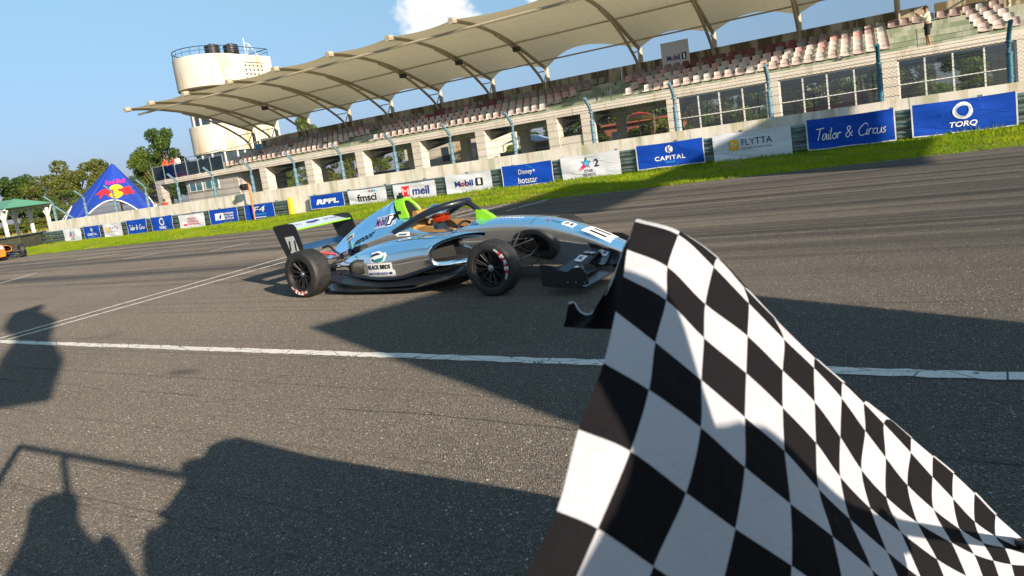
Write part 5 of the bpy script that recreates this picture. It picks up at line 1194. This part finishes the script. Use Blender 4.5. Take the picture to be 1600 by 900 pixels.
densify(Deco().poly('ink_red', arcpts(-.06, 0, .018, 0, 330, 10)).text('ink_navy', 'TITANS', .03, 0, .11, .03, bold=.03), 1).place(body, frameM((3.14, -.10, 1.0), (1, 0, 0), (0, 1, 0)), conform=(tb_, Zm, .004))
mat('seam_dark', (.05, .07, .10), .5)
D = Deco(); D.stroke('seam_dark', [(0, y) for y in [-.3+.05*k for k in range(13)]], .006, 1); densify(D, 1).place(body, frameM((2.93, 0, 1.0), (1, 0, 0), (0, 1, 0)), conform=(tb_, Zm, .002), name='panel_joint')
# wing marks
fwg = [o for o in car.children if o.name.startswith('front_wing')][0]; rwg = [o for o in car.children if o.name.startswith('rear_wing')][0]
for s_ in (-1, 1):
    D = Deco().poly('ink_white', [(-.15, -.05), (.13, -.05), (.13, .05), (-.15, .05)]).text('ink_blue', 'meil', -.01, 0, .18, .06, shear=.2, bold=.05)
    fl_ = [o for o in fwg.children if o.name.startswith('flap')][0 if s_ < 0 else 1]; refine(D, .04)
    D.place(fwg, frameM((3.58, s_*.62, .6), (0, 1, 0), (-1, 0, 0)), name='sticker', conform=(bvh(fl_), Zm, .002))
    D = refine(Deco().poly('ink_white', [(-.09, -.04), (.09, -.04), (.09, .04), (-.09, .04)]).text('ink_blue', 'JK', 0, 0, .10, .04, bold=.03), .03); D.place(fwg, frameM((3.50, s_*.30, .6), (0, 1, 0), (-1, 0, 0)), name='sticker', conform=(bvh(fl_), Zm, .002))
D = Deco(); D.text('ink_navy', 'NITRO', -.30, 0, .22, .06, shear=.2, bold=-.005); D.poly('ink_blue', [(-.12, 0), (-.05, .05), (.02, .03), (.10, .055), (.14, .0), (.05, -.02), (-.03, -.05)]); D.text('ink_navy', 'NITRIX', .31, 0, .24, .06, bold=.01)
D.place(rwg, frameM((-.53, 0, .846), (0, -1, 0), (1, 0, -.2)) if False else frameM((-.56, 0, .845), (0, 1, 0), (-1, 0, .2)), name='lettering')
# driver
def driver(loc, rz, label, hm):
    r = empty('person', loc, rz); tag(r, label, 'person', 'drivers')
    P = [(1.50, 0, .42), (1.50, 0, .56), (1.53, 0, .64), (1.56, 0, .72), (1.50, -.16, .58), (1.72, -.21, .50), (1.90, -.08, .56), (1.50, .16, .58), (1.72, .21, .50), (1.90, .08, .56), (1.75, -.10, .40), (1.75, .10, .40)]
    skinmesh('body', P, [(0, 1), (1, 2), (2, 3), (1, 4), (4, 5), (5, 6), (1, 7), (7, 8), (8, 9), (0, 10), (0, 11)], [.15, .14, .07, .07, .07, .05, .035, .07, .05, .035, .08, .08], 'cloth_black', r)
    c = Vector((1.555, 0, .765)); S = []
    for j in range(13):
        t = math.pi*j/12; ring = []
        for k in range(28):
            a = 2*math.pi*k/28; x = .148*math.sin(t)*math.cos(a); y = .126*math.sin(t)*math.sin(a); z = .140*math.cos(t)
            if x > 0 and z < .02: x *= 1.08+.25*max(0, -z)
            if z < -.07: x *= .95; y *= .95
            ring.append(c+Vector((x, y, max(z, -.115))))
        S.append(ring)
    hel = MB().loft(S, cap=False).build('helmet', hm, r, smooth=60)
    vz = MB()
    for zz0, zz1, mname in ((-.045, .035, None),):
        rgz = []
        for z in (-.062, -.035, -.005, .025):
            q = math.sqrt(max(0, 1-(z/.128)**2)); rgz.append([c+Vector((.155*1.06*q*math.cos(a), .131*1.03*q*math.sin(a), z)) for a in [R(-78+156*k/20) for k in range(21)]])
        vz.loft(rgz, cap=False, close=False)
    vz.build('visor', 'visor_red', hel, smooth=60)
    tp2 = MB(); rgz = []
    for z in (.024, .036): q = math.sqrt(max(0, 1-(z/.128)**2)); rgz.append([c+Vector((.158*1.06*q*math.cos(a), .133*1.03*q*math.sin(a), z)) for a in [R(-70+140*k/16) for k in range(17)]])
    tp2.loft(rgz, cap=False, close=False).build('visor_strip', 'tape_orange', hel, smooth=60)
    MB().box(1.66, 1.76, -.09, .09, .60, .63).build('chin_bar', 'carbon_matt', hel)
    MB().tube([(1.93, .15*math.cos(a), .575+.10*math.sin(a)) for a in [R(15*k) for k in range(25)]], .014, 8).box(1.92, 1.95, -.12, .12, .54, .61).build('steering_wheel', 'carbon_matt', r)
    return r
driver((-6.03, 6.33, 0), th_, 'driver with a chrome helmet and red visor sitting in the chrome blue car', 'mirror_silver')
# second car
car2, body2 = race_car('race_car', (-35.75, 14.5, 0), R(-15), 'orange single seater entering the straight at the far left edge', 'orange_paint', 'orange_paint', 'orange_paint', None, 'wing_white', full=False)
D = Deco().rect('ink_white', 0, 0, .30, .30).text('ink_blue', 'F4', 0, 0, .2, .14, bold=.03); densify(D, 1).place(body2, frameM((3.35, 0, 1.0), (0, 1, 0), (-1, 0, 0)), conform=(bvh(body2), Zm, .005), name='number')
driver((-35.75, 14.5, 0), R(-15), 'driver with a white helmet in the distant orange car', 'ink_white')

# ================================================================== FLAG
GRID = {}
for i, j, x, y in [(0, 0, 992, 346), (1, 0, 1060, 367), (2, 0, 1115, 417), (3, 0, 1170, 474), (4, 0, 1225, 530), (5, 0, 1272, 575), (6, 0, 1315, 622), (7, 0, 1352, 673), (8, 0, 1384, 715), (9, 0, 1418, 758), (10, 0, 1459, 796), (11, 0, 1499, 826), (12, 0, 1536, 848), (13, 0, 1570, 856),
                   (0, 1, 980, 390), (1, 1, 1043, 417), (2, 1, 1102, 475), (3, 1, 1168, 525), (4, 1, 1223, 579), (5, 1, 1273, 628), (6, 1, 1313, 683), (7, 1, 1346, 734), (8, 1, 1385, 777), (9, 1, 1434, 817), (10, 1, 1487, 848), (11, 1, 1522, 866), (12, 1, 1552, 876), (13, 1, 1580, 882),
                   (0, 2, 974, 432), (1, 2, 1041, 469), (2, 2, 1100, 528), (3, 2, 1166, 583), (4, 2, 1223, 637), (5, 2, 1275, 692), (6, 2, 1313, 745), (7, 2, 1360, 794), (8, 2, 1408, 832), (9, 2, 1464, 874), (10, 2, 1510, 900), (11, 2, 1540, 912), (12, 2, 1566, 916), (13, 2, 1588, 912),
                   (0, 3, 962, 487), (1, 3, 1024, 535), (2, 3, 1096, 594), (3, 3, 1164, 652), (4, 3, 1226, 705), (5, 3, 1279, 764), (6, 3, 1328, 811), (7, 3, 1386, 862), (8, 3, 1440, 905), (9, 3, 1490, 940), (10, 3, 1530, 955), (11, 3, 1558, 955), (12, 3, 1580, 950), (13, 3, 1596, 938),
                   (0, 4, 943, 567), (1, 4, 1014, 609), (2, 4, 1095, 668), (3, 4, 1164, 730), (4, 4, 1235, 787), (5, 4, 1301, 838), (6, 4, 1362, 890), (7, 4, 1420, 940), (8, 4, 1472, 980), (9, 4, 1515, 1000), (10, 4, 1548, 1005), (11, 4, 1572, 1000), (12, 4, 1592, 985), (13, 4, 1604, 962),
                   (0, 5, 904, 671), (1, 5, 985, 705), (2, 5, 1072, 770), (3, 5, 1149, 826), (4, 5, 1237, 884), (5, 5, 1322, 945), (6, 5, 1395, 1000), (7, 5, 1455, 1040), (8, 5, 1500, 1060), (9, 5, 1538, 1065), (10, 5, 1566, 1058), (11, 5, 1586, 1042), (12, 5, 1602, 1018), (13, 5, 1612, 985),
                   (0, 6, 870, 798), (1, 6, 934, 826), (2, 6, 1021, 885), (3, 6, 1120, 955), (4, 6, 1225, 1030), (5, 6, 1330, 1090), (6, 6, 1415, 1125), (7, 6, 1480, 1140), (8, 6, 1525, 1140), (9, 6, 1560, 1125), (10, 6, 1584, 1105), (11, 6, 1602, 1080), (12, 6, 1614, 1048), (13, 6, 1620, 1005),
                   (0, 7, 806, 925), (1, 7, 872, 965), (2, 7, 970, 1040), (3, 7, 1090, 1120), (4, 7, 1210, 1190), (5, 7, 1330, 1230), (6, 7, 1430, 1240), (7, 7, 1500, 1230), (8, 7, 1550, 1210), (9, 7, 1582, 1180), (10, 7, 1604, 1145), (11, 7, 1618, 1110), (12, 7, 1626, 1070), (13, 7, 1630, 1020)]:
    GRID[i, j] = (x, y)
UPR = {-1: [(1003, 344), (1064, 363), (1122, 404), (1163, 449), (1210, 497), (1274, 560), (1317, 598), (1350, 630), (1381, 662), (1423, 707), (1457, 745), (1489, 779), (1523, 815), (1556, 838)],
       -2: [(1018, 350), (1080, 376), (1135, 418), (1182, 468), (1232, 520), (1288, 571), (1328, 604), (1360, 631), (1392, 656), (1424, 684), (1458, 713), (1490, 740), (1523, 771), (1556, 805)],
       -3: [(1020, 380), (1080, 410), (1140, 455), (1186, 500), (1240, 545), (1292, 585), (1333, 614), (1366, 640), (1398, 664), (1430, 689), (1464, 717), (1497, 745), (1530, 776), (1562, 808)]}
for j, L in UPR.items():
    for i, p in enumerate(L): GRID[i, j] = p
for j, p in zip(range(-3, 8), [(1600, 842), (1598, 842), (1592, 856), (1604, 866), (1612, 884), (1618, 906), (1624, 930), (1630, 950), (1636, 975), (1642, 1000), (1648, 1020)]): GRID[14, j] = p
TOPD = [.756, .762, .785, .818, .858, .912, .952, .990, 1.032, 1.088, 1.145, 1.205, 1.262, 1.305, 1.33]
def fdepth(i, j):
    t = TOPD[i]-.36*(max(j, 0)/7)**1.05+(.24*(j/7)*(i/13) if j > 0 else 0)
    if j < 0: t += .035*(-j)**1.5*(1-.5*i/13)
    t += (.010 if j > 0 else .004)*math.sin(i*1.15+j*.55)*(1-i/18)
    return t
NI, NJ0, NJ1 = 14, -3, 7
def fpt(i, j): x, y = GRID[i, j]; return at(x, y, fdepth(i, j))
ctrl = [[fpt(i, j) for j in range(NJ0, NJ1+1)] for i in range(NI+1)]
SUB = 6
def rows_interp(C, n):
    o_ = []
    for i in range(len(C)-1):
        a, b, c, d = C[i-1] if i else [2*x-y for x, y in zip(C[0], C[1])], C[i], C[i+1], C[i+2] if i+2 < len(C) else [2*x-y for x, y in zip(C[-1], C[-2])]
        for k in range(n): o_.append([crom(a[j], b[j], c[j], d[j], k/n) for j in range(len(b))])
    return o_+[C[-1]]
g1 = rows_interp(ctrl, SUB); g2 = rows_interp([list(c) for c in zip(*g1)], SUB); G_ = [list(c) for c in zip(*g2)]
flag = empty('chequered_flag', tuple(at(1600, 846, 1.32))); tag(flag, 'large black and white chequered flag waved close to the camera', 'flag')
off = flag.location.copy(); flag_me = bpy.data.meshes.new('cloth')
vs, fs, uv = [], [], []
ni, nj = len(G_), len(G_[0])
for i in range(ni):
    for j in range(nj): vs.append(tuple(G_[i][j]-off)); uv.append((i/SUB, j/SUB+NJ0))
for i in range(ni-1):
    for j in range(nj-1): fs.append((i*nj+j, (i+1)*nj+j, (i+1)*nj+j+1, i*nj+j+1))
# turned back corner hanging behind the fly end
tail = [[(984, 372), (977, 420), (969, 470), (958, 515)], [(975, 388), (962, 432), (952, 478), (945, 514)], [(966, 415), (948, 455), (938, 488), (930, 514)], [(950, 452), (932, 478), (925, 497), (915, 513)], [(926, 489), (918, 500), (910, 507), (905, 513)], [(908, 488), (905, 497), (900, 505), (894, 512)], [(897, 473), (892, 485), (888, 500), (882, 511)], [(889, 474), (886, 486), (884, 498), (880, 511)]]
tl = [[at(x, y, .865+.012*i+.02*math.sin(i*1.4)-.01*j) for j, (x, y) in enumerate(c)] for i, c in enumerate(tail)]
tl = rows_interp(tl, 4); tl = [list(c) for c in zip(*rows_interp([list(c) for c in zip(*tl)], 4))]
b0_ = len(vs); ti, tj = len(tl), len(tl[0])
for i in range(ti):
    for j in range(tj): vs.append(tuple(tl[i][j]-off)); uv.append((i/ti*.9+.05, j/tj*.6+2.15))
for i in range(ti-1):
    for j in range(tj-1): fs.append((b0_+i*tj+j, b0_+(i+1)*tj+j, b0_+(i+1)*tj+j+1, b0_+i*tj+j+1))
flag_me.from_pydata(vs, [], fs); ul = flag_me.uv_layers.new(name='cloth')
for lp in flag_me.loops: ul.data[lp.index].uv = uv[lp.vertex_index]
flag_me.polygons.foreach_set('use_smooth', [True]*len(flag_me.polygons))
s = NT('chequer_cloth'); uvn = s.n('ShaderNodeUVMap', uv_map='cloth').outputs[0]
wob = s.n('ShaderNodeTexNoise', {'Vector': uvn, 'Scale': 2.5, 'Detail': 1})
sx = s.n('ShaderNodeSeparateXYZ', {0: uvn})
fx = s.math('ADD', s.math('FLOOR', sx.outputs[0]), s.math('FLOOR', s.math('ADD', sx.outputs[1], 8)))
par = s.math('MODULO', s.math('ADD', fx, 16), 2)
cmix = s.mix(s.math('GREATER_THAN', par, .5), (.012, .011, .014), (.60, .62, .68)); s.set('Base Color', cmix); s.set('Roughness', .8); s.set('Specular IOR Level', .15)
wv = s.n('ShaderNodeTexNoise', {'Vector': uvn, 'Scale': 1.3, 'Detail': 3}); s.bump(s.math('ADD', wv.outputs[0], s.math('ADD', s.math('MULTIPLY', s.n('ShaderNodeTexNoise', {'Vector': uvn, 'Scale': 90}).outputs[0], .02), s.math('MULTIPLY', s.n('ShaderNodeTexNoise', {'Vector': uvn, 'Scale': 3.2, 'Detail': 4, 'Distortion': 1.5}).outputs[0], .35))), .38, .02)
tr = s.n('ShaderNodeBsdfTranslucent', {0: cmix}); mx = s.n('ShaderNodeMixShader', {0: .34, 1: s.b.outputs[0], 2: tr.outputs[0]}); s.t.links.new(mx.outputs[0], s.t.nodes['Material Output'].inputs[0])
flag_me.materials.append(MATS['chequer_cloth']); link('cloth', flag_me, flag)
hem = MB(); hem.tube([Vector(v)-off for v in [tl[i][0] for i in range(ti)]], .0016, 6)
hem.build('hem', mat('hem_white', (.62, .62, .64), .7), flag, smooth=60)
HND = at(1606, 850, 1.325)
sta = MB().tube([HND-off+Vector((-.01, .02, -.015)), HND-off, Vector((.50, .80, .93))-off, Vector((.56, .67, 1.02))-off], .012, 10).build('flag_pole', mat('pole_dark', (.02, .02, .022), .5), flag)
# marshal with the flag, just outside the frame; hand at the pole
def reach(loc, label, P, R_, E, shirtm):
    r = empty('person', loc); tag(r, label, 'person'); lo_ = Vector(loc)
    P = [Vector(p)-lo_ for p in P]; skinmesh('body', P, E, R_, shirtm, r); return r
mar = empty('person', (.85, .02, 0)); tag(mar, 'marshal in dark clothes beside the camera waving the chequered flag', 'person')
ml = Vector((.85, .02, 0)); GRP = Vector((.50, .80, .93))
MP = [(.88, .0, .90), (.82, .02, 1.12), (.76, .05, 1.32), (.70, .12, 1.43), (.67, .16, 1.50), (.65, .20, 1.60),
      (.78, .26, 1.32), (.68, .52, 1.08), tuple(GRP-Vector((-.03, .06, -.01))), (.60, -.10, 1.30), (.50, -.12, 1.06), (.56, .08, .92),
      (.94, .10, .82), (.96, .10, .45), (.98, .02, .06), (1.0, .18, .04), (.82, -.12, .82), (.82, -.14, .45), (.82, -.22, .06), (.84, -.06, .04)]
ME = [(0, 1), (1, 2), (2, 3), (3, 4), (4, 5), (2, 6), (6, 7), (7, 8), (2, 9), (9, 10), (10, 11), (0, 12), (12, 13), (13, 14), (14, 15), (0, 16), (16, 17), (17, 18), (18, 19)]
skinmesh('body', [Vector(p)-ml for p in MP], ME, [.16, .18, .18, .07, .085, .095, .085, .07, .040, .08, .07, .05, .11, .08, .055, .045, .11, .08, .055, .045], 'cloth_black', mar)
def hand(parent, base, fwd, up_, side, m_, sc_=1.0):
    fwd, up_, side = Vector(fwd).normalized(), Vector(up_).normalized(), Vector(side).normalized()
    P = [base, base+fwd*.04, base+fwd*.085]; R_ = [.026, .034, .030]; E = [(0, 1), (1, 2)]
    skinmesh('palm', P, E, R_, m_, parent)
    for k, l in enumerate((.88, 1.0, .95, .78)):
        o_ = base+fwd*.085+side*(-.028+.019*k); f = [o_, o_+fwd*.022*l-up_*.010, o_+fwd*.020*l-up_*.034, o_-fwd*.004-up_*.046]; skinmesh('finger', f, [(0, 1), (1, 2), (2, 3)], [.0105, .010, .009, .008], m_, parent)
    t = base+fwd*.03-side*.034; skinmesh('thumb', [t, t+fwd*.025-side*.012-up_*.010, t+fwd*.05-side*.004-up_*.03], [(0, 1), (1, 2)], [.012, .011, .009], m_, parent)
hand(mar, GRP+Vector((.02, -.09, .03))-ml, (-.3, .9, -.2), (.1, .1, 1), (.9, .3, 0), 'cloth_black')
# photographer behind the lens, pit wall with its rail
pho = empty('person', (.10, -.42, 0)); tag(pho, 'photographer leaning on the pit wall behind the camera', 'person'); pl_ = Vector((.10, -.42, 0))
PP = [(.10, -.30, .82), (.08, -.27, 1.02), (.04, -.26, 1.22), (.02, -.22, 1.34), (.0, -.20, 1.43), (-.01, -.18, 1.51), (-.12, -.26, 1.18), (-.22, -.14, 1.02), (-.07, -.10, 1.24), (.24, -.24, 1.18), (.30, -.08, 1.02), (.13, -.08, 1.27), (.02, -.48, .78), (.0, -.44, .42), (.0, -.55, .06), (.22, -.48, .78), (.24, -.44, .42), (.24, -.55, .06)]
skinmesh('body', [Vector(p)-pl_ for p in PP], [(0, 1), (1, 2), (2, 3), (3, 4), (4, 5), (2, 6), (6, 7), (7, 8), (2, 9), (9, 10), (10, 11), (0, 12), (12, 13), (13, 14), (0, 15), (15, 16), (16, 17)], [.22, .24, .25, .09, .12, .10, .085, .065, .035, .065, .05, .035, .09, .06, .05, .09, .06, .05], 'cloth_grey', pho)
pr_ = empty('pit_wall_rail', (0, .02, 0)); tag(pr_, 'steel rail frame on the pit wall beside the photographer', 'rail')
MB().tube([(-2.0, .0, 0), (-.82, .0, 1.60), (.78, .0, 1.60)], .022, 8).tube([(-.32, .0, 0), (-.32, 0, 1.60)], .018, 8).build('rail_frame', 'steel_rail', pr_)
# added unseen cabin, panel and gantry shapes, placed so their shadows cross the track
def U(u, p): return (u*.9063+p*.4226, -u*.4226+p*.9063)       # along and across the sun's path
cb = empty('shadow_cabin', (*U(5.6, 3.1), 0), R(-25)); tag(cb, 'unseen box shaped like a flat roofed cabin, added to shade the track', 'cabin')
MB().box(-1.0, 1.0, -1.18, 1.25, 0, 3.85).build('wall', 'stand_cream', cb); MB().box(-1.1, 1.1, -1.2, 1.3, 3.85, 3.95).build('roof', 'soffit_grey', cb)
MB().box(-1.02, -1.0, -.8, .8, 2.6, 3.6).build('window', 'dark_glazing', cb)
sp_ = empty('shadow_panel', (*U(2.2, -.45), 0), R(-25)); tag(sp_, 'unseen pole with a ragged panel, added to shade the left edge', 'signal')
MB().tube([(0, -.4, 0), (0, -.4, 6.0)], .05).build('pole', 'steel_rail', sp_)
MB().prism([(-.12, 3.2), (.30, 3.1), (.44, 3.7), (.36, 4.3), (.46, 4.9), (.28, 5.4), (.34, 5.8), (-.10, 5.6), (-.16, 5.0), (.02, 4.5), (-.10, 4.0)], 'x', -.08, .08).build('panel', 'carbon_matt', sp_)  # added panel, its ragged outline shaped for the shadow it throws
ga = empty('shadow_gantry', (14, 12, 0)); tag(ga, 'unseen gantry shaped beam beyond the frame, added to shade the track', 'gantry')
MB().box(-.3, .3, -3.2, 2.4, 5.4, 8.0).build('beam', 'carbon_matt', ga); MB().box(-.2, .2, 7.0, 7.5, 0, 8).build('leg', 'steel_rail', ga); MB().box(-.2, .2, -9.0, -3.2, 7.7, 9.2).build('upper_caster', 'carbon_matt', ga); MB().box(-.15, .15, 2.4, 7.2, 7.2, 7.8).build('truss', 'steel_rail', ga)  # upper box added to darken the asphalt behind the car
